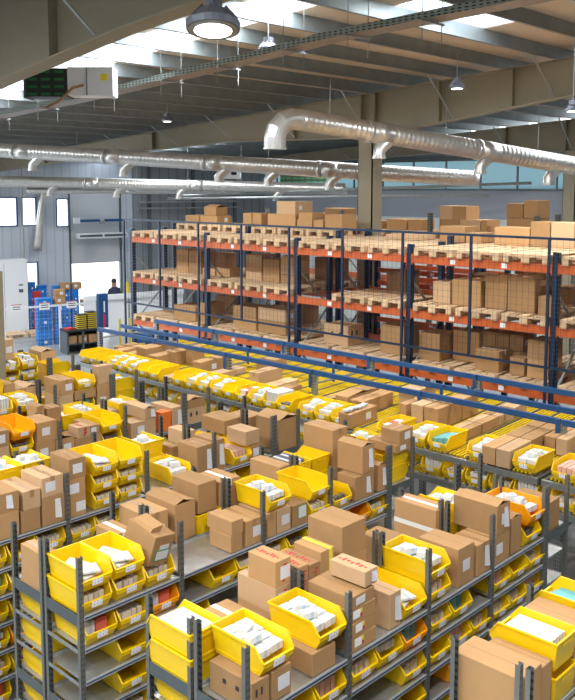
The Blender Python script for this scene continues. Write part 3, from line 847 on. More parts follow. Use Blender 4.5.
# second layer of pallets stacked on the second rack
for i,y in enumerate((16.65,15.75,14.86,13.85,12.98,12.1)):
    pallet(14.1,y,4.294,'wooden pallet, %s from the left in the doubled layer on the second rack'%near[i],'doubled pallets on the second rack')
RC=[] # x, y0,y1, zb, h, words
def rc(x,y0,y1,zb,h,d=.5,tg='plain'): RC.append((x,y0,y1,zb,h,d,tg))
za,zm,zl=4.298,3.298,2.228
for i in range(2):
    for k in range(4): rc(13.3,16.03+.0-.47*i,16.48-.47*i,zm+.14*k,.138,.5,'label')
rc(13.3,15.05,15.5,zm,.16,.4,'label'); rc(13.3,14.55,15.0,zm,.2,.4); 
for i,(a,b,h) in enumerate(((13.5,14.0,.57),(12.95,13.45,.5),(12.5,12.9,.6))):
    for k in range(3): rc(13.3,a,b,zm+h/3*k,h/3-.002,.5,'label' if i==0 else 'plain')
rc(12.95,8.36,8.72,zm,.39,.4); rc(12.95,7.74,8.32,zm,.46,.5); rc(13.0,7.26,7.68,zm,.57,.5); rc(12.95,6.72,7.22,zm,.59,.5); rc(12.95,6.4,6.66,zm,.3,.3)
rc(14.3,10.3,10.8,3.154,.5); 
rc(12.9,15.3,16.1,zl,.33,.6); rc(13.0,14.95,15.25,zl,.45,.5)
for k in range(2): rc(12.95,13.32,14.05,zl+.26*k,.255,.5); rc(12.95,12.42,13.25,zl+.28*k,.275,.5,'label')
rc(12.95,10.7,11.35,zl,.4,.5,'print'); rc(12.95,9.35,9.9,zl,.55,.5)
rc(12.95,8.56,9.0,zl,.5,.5); rc(13.3,7.95,8.5,zl,.55,.4)
for k in range(2):
    for i in range(3): rc(13.4,7.15+.27*i,7.41+.27*i,zl+.3*k,.29,.35,'label')
rc(12.85,7.3,7.75,zl,.36,.45,'strip'); rc(12.9,6.85,7.12,zl,.3,.5); rc(12.9,6.42,6.8,zl,.32,.5,'label'); rc(12.9,6.42,6.8,zl+.322,.32,.5,'label')
# on the second rack, top
zt2=4.298+.144
rc(14.4,16.9,17.45,zt2,.2,.5,'label'); rc(14.4,16.2,16.85,zt2,.2,.5,'label'); rc(14.45,16.3,16.75,zt2+.202,.22,.4,'open')
rc(14.4,14.95,15.25,zt2,.3,.4); rc(14.4,14.62,14.92,zt2,.3,.4)
rc(14.4,13.5,14.4,zt2,.3,.6,'label'); rc(14.4,13.5,14.1,zt2+.302,.3,.6,'label'); rc(14.4,12.98,13.45,zt2,.2,.5,'label'); rc(14.4,12.98,13.4,zt2+.202,.15,.4)
rc(14.4,12.65,12.94,zt2,.2,.4); rc(14.4,12.1,12.6,zt2,.32,.5,'tape')
rc(14.4,8.99,9.56,za,.31,.5,'label'); rc(14.4,8.63,8.96,za,.2); rc(14.4,7.62,8.34,za,.33,.5,'label'); rc(14.4,6.76,7.2,za,.45,.5,'label'); rc(14.4,7.22,7.6,za,.45,.5)
rc(14.4,5.6,6.1,za,.4); rc(14.4,10.0,10.9,za,.1); rc(14.4,4.6,5.3,za,.3)
rc(14.4,8.3,8.9,3.298,.4); rc(14.4,7.2,7.9,3.298,.6); rc(14.4,6.6,7.1,3.298,.3); rc(14.4,15.6,16.3,2.228,.4); rc(14.4,13.2,14.0,2.228,.5); rc(14.4,7.8,8.6,2.228,.4); rc(14.4,12.3,12.9,3.298,.5); rc(14.4,15.9,16.6,3.298,.4)
rc(14.4,4.0,4.8,3.298,.5); rc(14.4,4.4,5.2,2.228,.5); rc(12.95,4.4,5.2,3.298,.4); rc(12.95,5.3,5.8,2.228,.4)
# third rack
for (a,b,z0,h) in ((11.02,11.4,.3,.32),(11.4,11.78,.3,.32),(10.64,11.2,0,.3),(11.22,11.77,0,.3),(10.45,10.62,0,.3),(12.3,12.7,0,.26),(12.75,13.38,0,.26),(13.6,14.0,0,.2),(14.05,14.5,0,.2),(14.85,15.5,0,.5),(9.54,9.96,.38,.32),(9.19,9.52,.38,.4),(9.19,9.95,0,.37),(8.25,8.6,0,.3),(8.62,8.95,0,.3),(7.0,7.6,0,.4),(15.6,16.4,0,.35)):
    rc(17.7,a,b,za+z0,h,.6)
rn={12:'front rack',13:'front rack',14:'second rack',17:'third rack'}
RC.sort(key=lambda c:(-((c[1]+c[2])/2)))
cnt=defaultdict(list)
for c in RC: 
    x,y0,y1,zb,h,d,tg=c
    lvl='top' if zb>4 else ('middle' if zb>3 else 'lower'); bi=next(i for i in range(5) if (y0+y1)/2>UY[i+1])
    cnt[(rn[int(x)],lvl,bi)].append(c)
for (rk,lvl,bi),l in cnt.items():
    for i,(x,y0,y1,zb,h,d,tg) in enumerate(l):
        carton(x,y0,zb+.002,d,y1-y0,h,[tg],'brown carton, %s from left, %s level, %s bay of the %s'%(near[i],lvl,BN[bi],rk),'cartons on the %s'%rk)
# ------------------------------------------------------------------ wire guard in front of the rack
GY=[17.6-1.413*i for i in range(11)]
g=thing('mesh_guard','dark blue wire mesh guard panels standing before the front pallet rack','guard',(12.56,GY[-1],0)); oy=GY[-1]
for y in GY: MB().box(-.02,.02,y-oy-.02,y-oy+.02,0 if GY.index(y)%2==0 else 2.5,4.6).build('guard_post','navy',g)
for i in range(10):
    ya,yb=GY[i+1]-oy+.02,GY[i]-oy-.02
    b=MB(); b.box(-.015,.015,ya,yb,4.56,4.6); b.build('frame_rail','navy',g); MB().box(-.015,.015,ya,yb,2.5,2.54).build('frame_rail','navy',g)
    b=MB(); n=13
    for k in range(1,n): yy=ya+(yb-ya)*k/n; b.box(-.0014,.0014,yy-.0014,yy+.0014,2.5,4.58)
    for k in range(1,19): zz=2.5+2.08*k/19; b.box(-.0014,.0014,ya,yb,zz-.0014,zz+.0014)
    b.build('wire_mesh','navy',g)
# ------------------------------------------------------------------ hall shell
def zr(y): return 8.50-.065*y
struct(MB().box(-8,27.2,-8,34,-.2,0).build('floor','concrete'))
struct(MB().box(10,45,34,60,-.25,-.02).build('trim_yard','yard'))
struct(MB().box(-8.15,-8,-8,34,0,9.1).build('wall_back_left','wallg'))
struct(MB().box(-8,27.2,-8.15,-8,0,9.1).build('wall_back_right','wallg'))
# roof with cut openings under translucent sheets
PY=[8.82+1.12*k for k in range(-15,24)]
XG=[-8,-1.5,-.1,8.4,9.35,10.3,11.1,11.8,12.8,18.5,20,27.2]
sky=set()
b=MB()
for j in range(len(PY)-1):
    y0,y1=PY[j],PY[j+1]
    for i in range(len(XG)-1):
        x0,x1=XG[i],XG[i+1]
        opening=(x0==8.4 and 7.5<y0<31) or (x0 in(10.3,11.8) and 6.0<y0<6.8) or (x0==11.8 and 3<y0<4) or (x0==-1.5 and y0<16) or (x0==18.5)  # strips over the camera and behind the girder added unseen, for light
        if opening: sky.add((x0,x1,y0,y1)); continue
        b.hexa([(x0,y0,zr(y0)),(x1,y0,zr(y0)),(x1,y1,zr(y1)),(x0,y1,zr(y1)),(x0,y0,zr(y0)+.06),(x1,y0,zr(y0)+.06),(x1,y1,zr(y1)+.06),(x0,y1,zr(y1)+.06)])
struct(b.build('ceiling','roof'))
for n,(x0,x1,y0,y1) in enumerate(sorted(sky)):
    b=MB(); b.hexa([(x0,y0,zr(y0)+.03),(x1,y0,zr(y0)+.03),(x1,y1,zr(y1)+.03),(x0,y1,zr(y1)+.03),(x0,y0,zr(y0)+.035),(x1,y0,zr(y0)+.035),(x1,y1,zr(y1)+.035),(x0,y1,zr(y1)+.035)])
    struct(b.build('window_%d'%(n+10),'skylight'))
for j,y in enumerate(PY):
    if y>31: continue
    z=zr(y); b=MB(); b.box(-8,27,y-.002,y+.002,z-.24,z); b.box(-8,27,y-.06,y,z-.24,z-.235); b.box(-8,27,y,y+.06,z-.006,z)
    b.box(-8,27,y-.06,y-.056,z-.24,z-.215)
    tag(b.build('roof_purlin','purlin'),'galvanised steel purlin under the roof sheets','purlin','roof purlins')
def girder(X,lab,dz=0,col=12.2,gx=None):
    t=thing('roof_girder',lab,'beam',(X,col,0))
    pr=[(-8,7.95),(4,7.38),(7.4,7.10),(10,6.78),(12.2,6.5),(17,6.58),(23,6.34),(29.3,5.95)]
    tw=.008; b=MB()
    for (ya,za_),(yb,zb_) in zip(pr,pr[1:]):
        a0,a1=ya-col,yb-col; ta,tb=zr(ya)-.25,zr(yb)-.25; za_+=dz; zb_+=dz
        b.hexa([(-tw,a0,za_),(tw,a0,za_),(tw,a1,zb_),(-tw,a1,zb_),(-tw,a0,ta),(tw,a0,ta),(tw,a1,tb),(-tw,a1,tb)])
        b.hexa([(-.13,a0,za_-.02),(.13,a0,za_-.02),(.13,a1,zb_-.02),(-.13,a1,zb_-.02),(-.13,a0,za_),(.13,a0,za_),(.13,a1,zb_),(-.13,a1,zb_)])
        b.hexa([(-.13,a0,ta),(.13,a0,ta),(.13,a1,tb),(-.13,a1,tb),(-.13,a0,ta+.015),(.13,a0,ta+.015),(.13,a1,tb+.015),(-.13,a1,tb+.015)])
    b.build('girder_web','girder',t)
    def bot(y):
        for (ya,za_),(yb,zb_) in zip(pr,pr[1:]):
            if ya<=y<=yb: return za_+(zb_-za_)*(y-ya)/(yb-ya)+dz
    for j,y in enumerate(PY):
        if j%2 or y<3 or y>28: continue
        MB().bar((-.12,y-col,bot(y)+.02),(-1.05,y-col,zr(y)-.26),.045,.01).build('fly_brace','steel',t)
    for y in (4.5,8.6,10.3,12.0,12.4,14.5,20.1,26): MB().box(-.12,.12,y-col-.006,y-col+.006,bot(y),zr(y)-.25).build('stiffener','girder',t)
    b=MB(); b.box(-.19,.19,-.2,-.185,0,6.5+dz); b.box(-.19,.19,.185,.2,0,6.5+dz); b.box(-.01,.01,-.185,.185,0,6.5+dz); b.box(-.19,-.15,-.2,.2,0,6.5+dz)
    b.build('column','girder',t)
girder(15.5,'beige steel girder on the column behind the pallet racks')
girder(5.3,'large beige steel girder crossing the upper left corner',-.13,col=13.3)
girder(25.7,'farthest beige steel girder before the right-hand far wall')
# far walls
A13=math.radians(-13.3)
W=bpy.data.objects
def wallobj(name,b,mat):
    o=b.build(name,mat); o.location=(19.314,29.007,0); o.rotation_euler=(0,0,A13); return struct(o)
b=MB()
H=6.75
def cut(b,x0,x1,holes):
    xs=sorted({x0,x1}|{h[0] for h in holes}|{h[1] for h in holes})
    for a,c in zip(xs,xs[1:]):
        hs=sorted([h for h in holes if h[0]<=a+1e-6 and h[1]>=c-1e-6],key=lambda h:h[2]); z=0
        for h in hs:
            if h[2]>z: b.box(a,c,0,.15,z,h[2])
            z=h[3]
        b.box(a,c,0,.15,z,H)
holes=[(-3.75,-3.02,3.88,4.99),(-2.89,-2.30,3.88,4.99),(-1.55,-1.03,3.81,4.92),(-2.77,-2.3,1.45,2.52),(-1.0,1.03,0,5.15)]
cut(b,-9,1.6,holes); wallobj('wall_far_left',b,'shutter')
b=MB(); b.box(1.6,8.0,0,.15,0,H); wallobj('wall_far_middle',b,'clad_shade')
def fl(b,mat,name): o=b.build(name,mat); o.location=(19.314,29.007,0); o.rotation_euler=(0,0,A13); return o
for i,(x0,x1,z0,z1) in enumerate(holes[:4]):
    b=MB()
    for q in ((x0,x0+.05,z0,z1),(x1-.05,x1,z0,z1),(x0+.05,x1-.05,z0,z0+.05),(x0+.05,x1-.05,z1-.05,z1)): b.box(q[0],q[1],-.02,.1,q[2],q[3])
    w=struct(fl(b,'blue','window_%d'%(i+1))); 
    g_=MB().box(x0+.05,x1-.05,.04,.046,z0+.05,z1-.05).build('pane','glass',w)
d=struct(fl(MB().box(-1.06,-1.0,-.05,.12,0,5.2).box(1.03,1.1,-.05,.12,0,5.2),'steel_d','door_1'))
b=MB()
for k in range(6): b.box(-1,1.03,.02,.07,2.385+k*.46,2.385+k*.46+.459)
b.build('sectional_panel','doorpanel',d)
b=MB(); b.box(-1,1.03,.015,.075,2.36,2.385); b.build('bottom_seal','black',d)
t=thing('dock_curtain_track','pair of blue steel dock levellers stowed across the sectional door','beam',(19.314,29.007,0),A13)
for x0,x1 in ((-.72,.08),(.3,1.06)):
    b=MB(); b.box(x0,x1,-.35,-.25,4.0,4.1); b.build('blue_bar','blue',t)
MB().box(-.95,-.72,-.35,-.2,3.95,4.18).build('bracket','white',t); MB().box(.08,.3,-.33,-.27,3.9,4.05).build('bracket','steel',t)
t=thing('air_heater','long white wall heater with dark grille above the open dock door','heater',(19.314,29.007,0),A13)
MB().box(-.86,1.17,-.5,-.2,3.36,3.56).build('casing','white',t)
b=MB()
for a,c in ((-.8,.12),(.2,1.1)): b.box(a,c,-.51,-.5,3.42,3.51)
b.build('grille','steel_d',t)
# downpipe duct on the far left wall
b=MB(); P=[(17.3,29.2,5.35),(17.25,29.25,5.2),(17.1,29.28,4.4),(16.95,29.3,3.2),(16.93,29.3,2.95)]
tag(MB().tube(P,[.12,.13,.13,.16,.16],14).build('air_sleeve','duct',smooth=True),'grey air sleeve hanging beside the left windows','duct')
tag(MB().tube([(16.3,29.2,0),(16.3,29.2,6.3)],.03,8).build('conduit_pipe','steel'),'thin vertical conduit between the two left windows','pipe')
t=thing('wall_pipe_rail','grey pipe rails on the shaded cladding behind the front rack','pipe',(22.5,28.0,0),A13)
for z in (4.75,4.5): MB().bar((-1.6,-.15,z),(3.0,-.15,z),.12,.06).build('pipe_rail','steel',t)
for x in (-1.2,.8,2.8): MB().box(x,x+.12,-.12,-.02,0,6.3).build('wall_stud','steel_d',t)
struct(MB().box(27.0,27.15,-8,27.4,0,4.22).build('wall_right_lower','wallw'))
struct(MB().box(27.0,27.15,-8,27.4,4.22,5.28).build('wall_right','wallg'))
struct(MB().box(27.02,27.08,-8,27.4,5.28,6.4).build('window_5','clearstory'))
for k in range(30): pass
b=MB(); b.box(26.9,27.0,-8,27.3,5.24,5.30); b.box(26.9,27.0,-8,27.3,6.3,6.45)
for k in range(24): b.box(26.95,27.0,-7+1.45*k,-6.94+1.45*k,5.3,6.3)
struct(b.build('trim_1','steel_d'))
struct(MB().box(27.0,27.15,-8,27.4,6.4,7.2).build('wall_right_upper','wallg'))
# ------------------------------------------------------------------ ducts
def spiral(b,p0,p1,r,step=.11):
    p0=Vector(p0); p1=Vector(p1); L=(p1-p0).length; n=int(L/step); pts=[]; rr=[]
    for i in range(n+1):
        q=p0.lerp(p1,i/n); d=(p1-p0).normalized()*.012
        pts+= [q-d,q,q+d] if 0<i<n else [q]; rr+=[r,r*1.022,r] if 0<i<n else [r]
    b.tube(pts,rr,20); return b
def drop(t,p,r,lean):
    p=Vector(p); q=[p+Vector((0,0,-r*.3))+Vector(lean)*-.9,p+Vector((0,0,-r*1.3))+Vector(lean)*-.2,p+Vector((0,0,-r*1.75)),p+Vector((0,0,-r*2.5))]
    MB().tube(q,r*.62,14,cap=False).build('outlet',DUCT,t,smooth=True)
    MB().tube([q[-1]+Vector((0,0,.05)),q[-1]+Vector((0,0,-.005))],r*.68,14,cap=False).build('outlet_collar',DUCT,t,smooth=True)
DUCT='duct'
def duct(p0,p1,r,label,drops,collars,hang,mat='duct'):
    t=thing('ventilation_duct',label,'duct',p0); o=Vector(p0)
    q1=Vector(p1)-o
    spiral(MB(),(0,0,0),q1,r).build('spiral_pipe',mat,t,smooth=True)
    for c in collars:
        m=q1*c; d=q1.normalized()*.05; MB().tube([m-d,m-d*.9,m+d*.9,m+d],[r*1.02,r*1.09,r*1.09,r*1.02],20).build('collar','duct',t,smooth=True)
        m2=m+q1.normalized()*.5; MB().tube([m+d,m2],r*1.035,20).build('sleeve','duct',t,smooth=True)
    for c in drops:
        m=q1*c; drop(t,m+q1.normalized()*-.0,r,tuple(-q1.normalized()*r*1.6))
    for c in hang:
        m=q1*c; MB().tube([m+Vector((0,0,r)),m+Vector((0,0,zr(m.y+o.y)-.2-m.z-o.z))],.008,6).build('hanger_rod','steel',t)
    return t
d1=duct((12.5,11.57,6.69),(19.6,8.24,5.70),.205,'large spiral ventilation duct with bent left end crossing before the column',(.22,.53,.76),(.19,.52),(.08,.42,.72))
# bent left end
e=[Vector((0,0,0)),Vector((-.16,.075,.012)),Vector((-.33,.15,-.05)),Vector((-.46,.21,-.2)),Vector((-.50,.23,-.36)),Vector((-.50,.23,-.56))]
MB().tube(e,.21,20,cap=False).build('elbow','duct',d1,smooth=False)
MB().tube([e[-1],e[-1]+Vector((0,0,-.02))],.225,20,cap=False).build('elbow_collar','duct',d1)
duct((12.1,23.5,6.45),(19.31,11.64,5.58),.21,'long spiral duct running behind the column from the upper left',(.10,.30,.50,.60,.72),(.06,.26,.47,.7),(.2,.42,.6))
duct((14.9,28.4,5.57),(23.6,19.7,5.30),.19,'lower spiral duct just above the left windows',(.15,.34,.52,.8),(.25,.55),(.1,.4,.7))
duct((15.9,28.1,5.24),(24.0,19.9,5.2),.11,'thin air pipe under the lower spiral duct',(),(.3,.6),(.2,.5))
for i,(p,q) in enumerate((((20.0,24.5,5.05),(26.5,14.0,5.5)),((19.5,24.6,4.95),(25.5,15.0,5.1)))):
    tag(MB().tube([p,q],.05,8).build('pipe','steel'),['grey pipe running below the ducts behind the column','lower grey pipe near the white far wall'][i],'pipe')
# ------------------------------------------------------------------ cable tray
t=thing('cable_tray','perforated steel cable tray crossing the hall under the purlins','cable tray',(8.5,0,0))
pts=[(18.8,6.62),(16,6.75),(12.3,6.92),(9.27,7.11),(7.36,7.25),(5.56,7.31),(4.48,7.34),(2,7.5)]
for (ya,za_),(yb,zb_) in zip(pts,pts[1:]):
    b=MB()
    for x in (-.16,.16): b.hexa([(x-.002,ya,za_),(x+.002,ya,za_),(x+.002,yb,zb_),(x-.002,yb,zb_),(x-.002,ya,za_+.085),(x+.002,ya,za_+.085),(x+.002,yb,zb_+.085),(x-.002,yb,zb_+.085)])
    b.build('tray_side','tray',t)
    MB().hexa([(-.16,ya,za_),(.16,ya,za_),(.16,yb,zb_),(-.16,yb,zb_),(-.16,ya,za_+.003),(.16,ya,za_+.003),(.16,yb,zb_+.003),(-.16,yb,zb_+.003)]).build('tray_base','tray_in',t)
for y in (16,14.2,12.4,10.6,9.3,8.0,6.9,5.8):
    zt=8.0-.1*y; za_=next(a[1]+(b_[1]-a[1])*(a[0]-y)/(a[0]-b_[0]) for a,b_ in zip(pts,pts[1:]) if a[0]>=y>=b_[0])
    for x in (-.2,.2): MB().tube([(x,y,za_-.25),(x,y,zr(y)-.1)],.006,6).build('threaded_rod','steel',t)
    MB().bar((-.24,y,za_-.02),(.24,y,za_-.02),.03,.02).build('cross_bar','steel',t)
YAW0=math.radians(43.67)
# ------------------------------------------------------------------ lamps
def lamp(x,y,z,r,label,power):
    t=thing('high_bay_lamp',label,'lamp',(x,y,z),0)
    n=24
    MB().tube([(0,0,0),(0,0,.05*r/.2),(0,0,.12*r/.2),(0,0,.15*r/.2)],[r,r*1.02,r*.74,r*.5],n).build('housing','lampgrey',t)
    MB().tube([(0,0,-.002),(0,0,-.012)],[r*.70,r*.70],n).build('lens','led',t,smooth=True)
    for k in range(3):
        MB().tube([(0,0,-.003-.002*k),(0,0,-.006-.002*k)],[r*(.92-.07*k),r*(.9-.07*k)],n).build('reflector_ring','steel',t)
    for k in range(10):
        a=2*PI*k/10; MB().bar((r*.5*math.cos(a),r*.5*math.sin(a),.16*r/.2),(r*.98*math.cos(a),r*.98*math.sin(a),.05*r/.2),.008,.03).build('cooling_fin','lampgrey',t)
    b=MB(); b.box(-.05,.05,-.05,.05,.16*r/.2,.16*r/.2+.07); b.build('driver_box','lampgrey',t)
    MB().tube([(0,0,.2*r/.2),(0,0,zr(y)-z-.2)],.008,6).build('suspension_chain','steel',t)
    l=bpy.data.lights.new('lamp_light','AREA'); l.shape='DISK'; l.size=r*1.4; l.energy=power; l.color=(1,.98,.96)
    o=bpy.data.objects.new('lamp_light',l); COL.objects.link(o); o.parent=t; o.location=(0,0,-.03)
LP=150
for x,y,z,r,s in ((4.65,5.26,6.64,.215,'large round high bay lamp below the big girder at top'),(8.71,8.69,7.30,.135,'small round lamp hanging beside the cable tray'),(12.5,15.75,6.88,.125,'small round lamp far left before the girder'),(13.29,8.52,7.13,.135,'small round lamp in front of the girder, right of the column'),(13.49,6.43,6.62,.13,'round lamp at the right edge below the girder')):
    lamp(x,y,z,r,s,LP*(.2 if x<5 else .35))
k=0
for x,y in ((2.0,1.5),(6.5,1.0),(-2,5),(11,3),(1.5,9.5),(20,8),(20,16),(17,23)):
    k+=1; lamp(x,y,7.4-.03*y if y<14 else 6.6,.15,'round high bay lamp, %s of those outside the view'%near[k-1],LP)
for o in scn.objects:
    if o.get('label','').startswith('large round high bay'): o.rotation_euler=(math.radians(-12)*math.sin(YAW0),math.radians(12)*math.cos(YAW0),0)
# added area lamps under the roof sheets, boosting the daylight
def sky_area(x,y,sx,sy,p):
    l=bpy.data.lights.new('skylight_fill','AREA'); l.shape='RECTANGLE'; l.size=sx; l.size_y=sy; l.energy=p; l.color=(.93,.97,1)
    o=bpy.data.objects.new('skylight_fill',l); COL.objects.link(o); o.location=(x,y,zr(y)+.01); o.rotation_euler=(-.065,0,0)
sky_area(8.87,14,.9,14,SKP*1.1); sky_area(-.8,5,1.3,18,SKP*1.4); sky_area(19.25,12,1.4,26,SKP*.7); sky_area(8.87,26,.9,9,SKP*1.1); sky_area(11.5,6.6,2.2,1.0,SKP*.3)  # fill over the camera and beyond the girder comes from added, unseen strips
# ------------------------------------------------------------------ heater box under the roof
t=thing('air_handling_unit','white ventilation unit with dark green-dashed grille below the skylights','ventilation unit',(7.35,11.6,6.76),math.radians(-46))
MB().box(.0,.68,-.2,.2,0,.42).build('casing','white',t); b=MB().box(-.66,0,-.2,.2,-.02,.40).build('grille_casing','darkgrid',t)
MB().box(-.66,-.62,-.22,.22,-.04,.42).build('end_frame','steel_d',t); MB().box(.5,.6,-.205,-.2,.22,.32).build('warning_sticker','band',t)
MB().box(.28,.3,-.21,-.2,0,.42).build('door_edge','steel',t)
MB().tube([(.25,-.25,.15),(.1,-.3,.1),(-.1,-.32,-.1),(-.3,-.33,-.2)],.02,8).build('cable','tape',t)
t=thing('air_handling_unit','small white unit with two dark ports behind the long duct','ventilation unit',(18.2,19.9,5.62),math.radians(-46))
MB().box(-.35,.35,-.2,.2,0,.35).build('casing','white',t); MB().box(-.25,-.08,-.21,-.2,.12,.25).box(.08,.25,-.21,-.2,.12,.25).build('port','black',t)
MB().box(1.6,3.2,-.2,.2,-.1,.3).build('grille_casing','darkgrid',t)
# ------------------------------------------------------------------ things on the floor at the far left
R13=A13
def crate_mesh():
    b=MB()
    b.hexa([(-.27,-.17,0),(.27,-.17,0),(.27,.17,0),(-.27,.17,0),(-.3,-.2,.25),(.3,-.2,.25),(.3,.2,.25),(-.3,.2,.25)]); b.box(-.315,.315,-.21,.21,.235,.265); b.box(-.3,.3,-.205,.205,.12,.135); b.box(-.08,.08,-.215,.215,.17,.21)
    return b.mesh('crate_body','bluebox')
CR=crate_mesh(); ORDN=near+['twenty-first','twenty-second']
def crate_stack(x,y,n,rz,name,z0=0,sc=(1,1,1)):
    for i in range(n):
        t=thing('crate','blue plastic crate, %s from the floor in the %s'%(ORDN[i],name),'crate',(x,y,z0+i*.225*sc[2]),rz,'blue crates in the '+name); t.scale=sc
        put('crate_body',CR,t)
        if (i+int(x*3))%3==0: MB().box(-.06,.06,-.222,-.216,.08,.17).build('paper_label','paper',t)
crate_stack(15.12,25.92,7,R13,'tall stack right of the left sign',0,(.8,.9,1)); crate_stack(15.62,25.75,6,R13,'stack beside the fence post',0,(.6,.9,1))
S_=(.42,.7,.62)
crate_stack(16.38,28.9,13,R13,'tallest rear stack',0,S_); crate_stack(16.72,28.75,12,R13,'second rear stack',0,(.55,.7,.62))
crate_stack(17.0,28.2,12,R13,'left stack by the dock door',0,S_); crate_stack(17.3,28.05,11,R13,'middle stack by the dock door',0,S_); crate_stack(17.6,27.9,11,R13,'right stack by the dock door',0,S_)
for i,(x,y,z) in enumerate(((15.62,25.72,1.40),(15.62,25.72,1.65),(17.25,28.0,1.56),(17.65,27.85,1.56),(17.95,27.7,.9))):
    carton(x-.17,y-.15,z,.34,.3,.24,['label'],['brown carton on the shorter blue stack by the fence','second brown carton on the shorter blue stack','left brown carton atop the middle blue stack','right brown carton atop the middle blue stack','brown carton atop the right blue stack'][i],'cartons on the blue crate stacks',R13)
# striped black and yellow trays on the bench
t=thing('work_bench','dark grey bench with shelves under the striped trays','bench',(15.3,24.0,0),R13)
MB().box(-.55,.55,-.35,.35,.72,.78).build('bench_top','black',t); MB().box(-.55,.55,.3,.33,0,.72).build('back_panel','steel_d',t)
for x in (-.52,.52,0): MB().box(x-.03,x+.03,-.35,.35,0,.72).build('leg','steel_d',t)
MB().box(-.5,.5,-.3,.3,.3,.33).build('bench_shelf','steel_d',t)
for i in range(3): carton(14.82+.33*i,23.8-.08*i,.335,.27,.34,.25,['label' if i==1 else 'plain'],'brown carton, %s from left on the bench shelf'%near[i],'cartons in the bench',R13)
tm=MB(); tm.box(-.14,.14,-.16,.16,0,.04); TMY=tm.mesh('tray_body','yb'); tm=MB(); tm.box(-.15,.15,-.17,.17,0,.026); TMB=tm.mesh('tray_rim','black')
for s in range(2):
    for i in range(7 if s==0 else 8):
        t=thing('stacking_tray','yellow tray with black rim, %s from the bench in the %s stack'%(near[i],['left','right'][s]),'tray',(15.33+s*.33,23.98-.08*s,.78+i*.066),R13,'black and yellow trays')
        put('tray_body',TMY,t); put('tray_rim',TMB,t,(0,0,.04))
tag(MB().box(-.13,.13,-.15,.15,0,.05).build('red_case','redfloor',loc=(14.95,24.05,.782)),'flat red box lying on the left of the bench','box')
t=thing('wrapping_station','tall blue column with a red vertical logo behind the bench','machine',(16.6,24.6,0),R13)
MB().box(-.16,.16,-.12,.12,0,1.75).build('column_body','blue',t); MB().box(-.02,.06,-.126,-.12,.35,1.05).build('red_mark','magenta',t)
MB().box(.0,.05,-.126,-.12,1.12,1.5).build('white_lettering','paper',t)
# partition walls by the dock
t=thing('partition','white low partition wall in front of the dock door','partition',(17.3,26.6,0),math.radians(-12))
MB().box(-.1,3.9,0,.1,0,1.38).build('panel','white',t); MB().box(-.1,3.9,-.08,.0,1.22,1.42).build('top_rail','white',t)
MB().box(.35,.75,-.05,.0,0,1.2).build('post','steel',t)
MB().box(1.6,1.66,-.04,.0,.1,1.2).box(3.2,3.26,-.04,0,.1,1.2).build('panel_post','steel',t)
t=thing('cabinet','tall white storage cabinet at the left edge','cabinet',(15.2,28.9,0),R13)
MB().box(-1.6,.95,0,.5,0,2.72).build('cabinet_body','white',t); MB().box(.62,.78,-.006,0,1.75,1.8).box(.62,.78,-.006,0,1.5,1.62).build('control_panel','steel_d',t); MB().box(.1,.11,-.004,0,.1,2.6).build('door_gap','steel_d',t)
pallet(14.3,27.9,0,'empty wooden pallet on the floor before the white cabinet, left','pallets on the floor',R13); pallet(15.6,27.6,0,'empty wooden pallet on the floor before the white cabinet, right','pallets on the floor',R13)
tag(MB().box(16.35,16.6,28.6,28.8,0,1.5).build('red_locker','redfloor'),'red locker behind the tallest blue crates','locker')
tag(MB().tube([(20.33,28.3,0),(20.33,28.3,1.55)],.07,12).build('bollard','yb',smooth=True),'yellow bollard right of the dock door','bollard')
# fence
t=thing('safety_fence','white tube fence with wire mesh and hanging sign boards','fence',(13.35,25.35,0),math.radians(-16))
for x in (0.0,1.8,2.95): MB().box(x,x+.07,0,.07,0,1.5).build('fence_post','white',t)
MB().box(-1.5,2.95,0,.05,1.44,1.5).build('top_rail','white',t)
b=MB()
for k in range(31): b.box(-1.5+.14*k,-1.497+.14*k,.02,.023,.1,1.45)
for k in range(10): b.box(-1.5,2.95,.02,.023,.15+.13*k,.153+.13*k)
b.build('wire_mesh','white',t)
for i,x in enumerate((.25,1.15,2.05)):
    s=thing('sign_board','white paper sign board, %s on the white fence'%['left','middle','right'][i],'sign',(0,0,0),0,'signs on the fence'); s.location=t.matrix_basis@Vector((0,0,0)); s.matrix_world=Matrix.Translation((13.35,25.35,0))@Matrix.Rotation(math.radians(-16),4,'Z')@Matrix.Translation((x,-.02,1.36))
    MB().box(0,.34,-.012,0,0,.24).build('board','paper',s); b=MB()
    for q in range(2): b.box(.05,.29,-.014,-.012,.07+.07*q,.1+.07*q)
    b.build('print_lines','steel_d',s); MB().box(0,.34,-.015,-.012,.215,.24).build('red_edge','redfloor',s)
t=thing('machine_guard','yellow tubular guard frame before the blue column','guard',(16.3,23.2,0),R13)
for x in (0,.35): MB().box(x,x+.06,0,.06,0,1.05).build('guard_post','yb',t)
MB().box(0,.9,0,.06,.1,.16).build('foot_rail','yb',t)
tag(MB().tube([(15.85,23.3,.0),(15.85,23.3,.8)],.11,14).build('film_roll','white',smooth=True),'upright roll of white film beside the bench','roll')
tag(MB().box(-.4,.4,-.3,.3,0,.4).build('pallet_box','blue',loc=(17.7,23.3,0)),'low blue box on the floor right of the yellow guard','box')
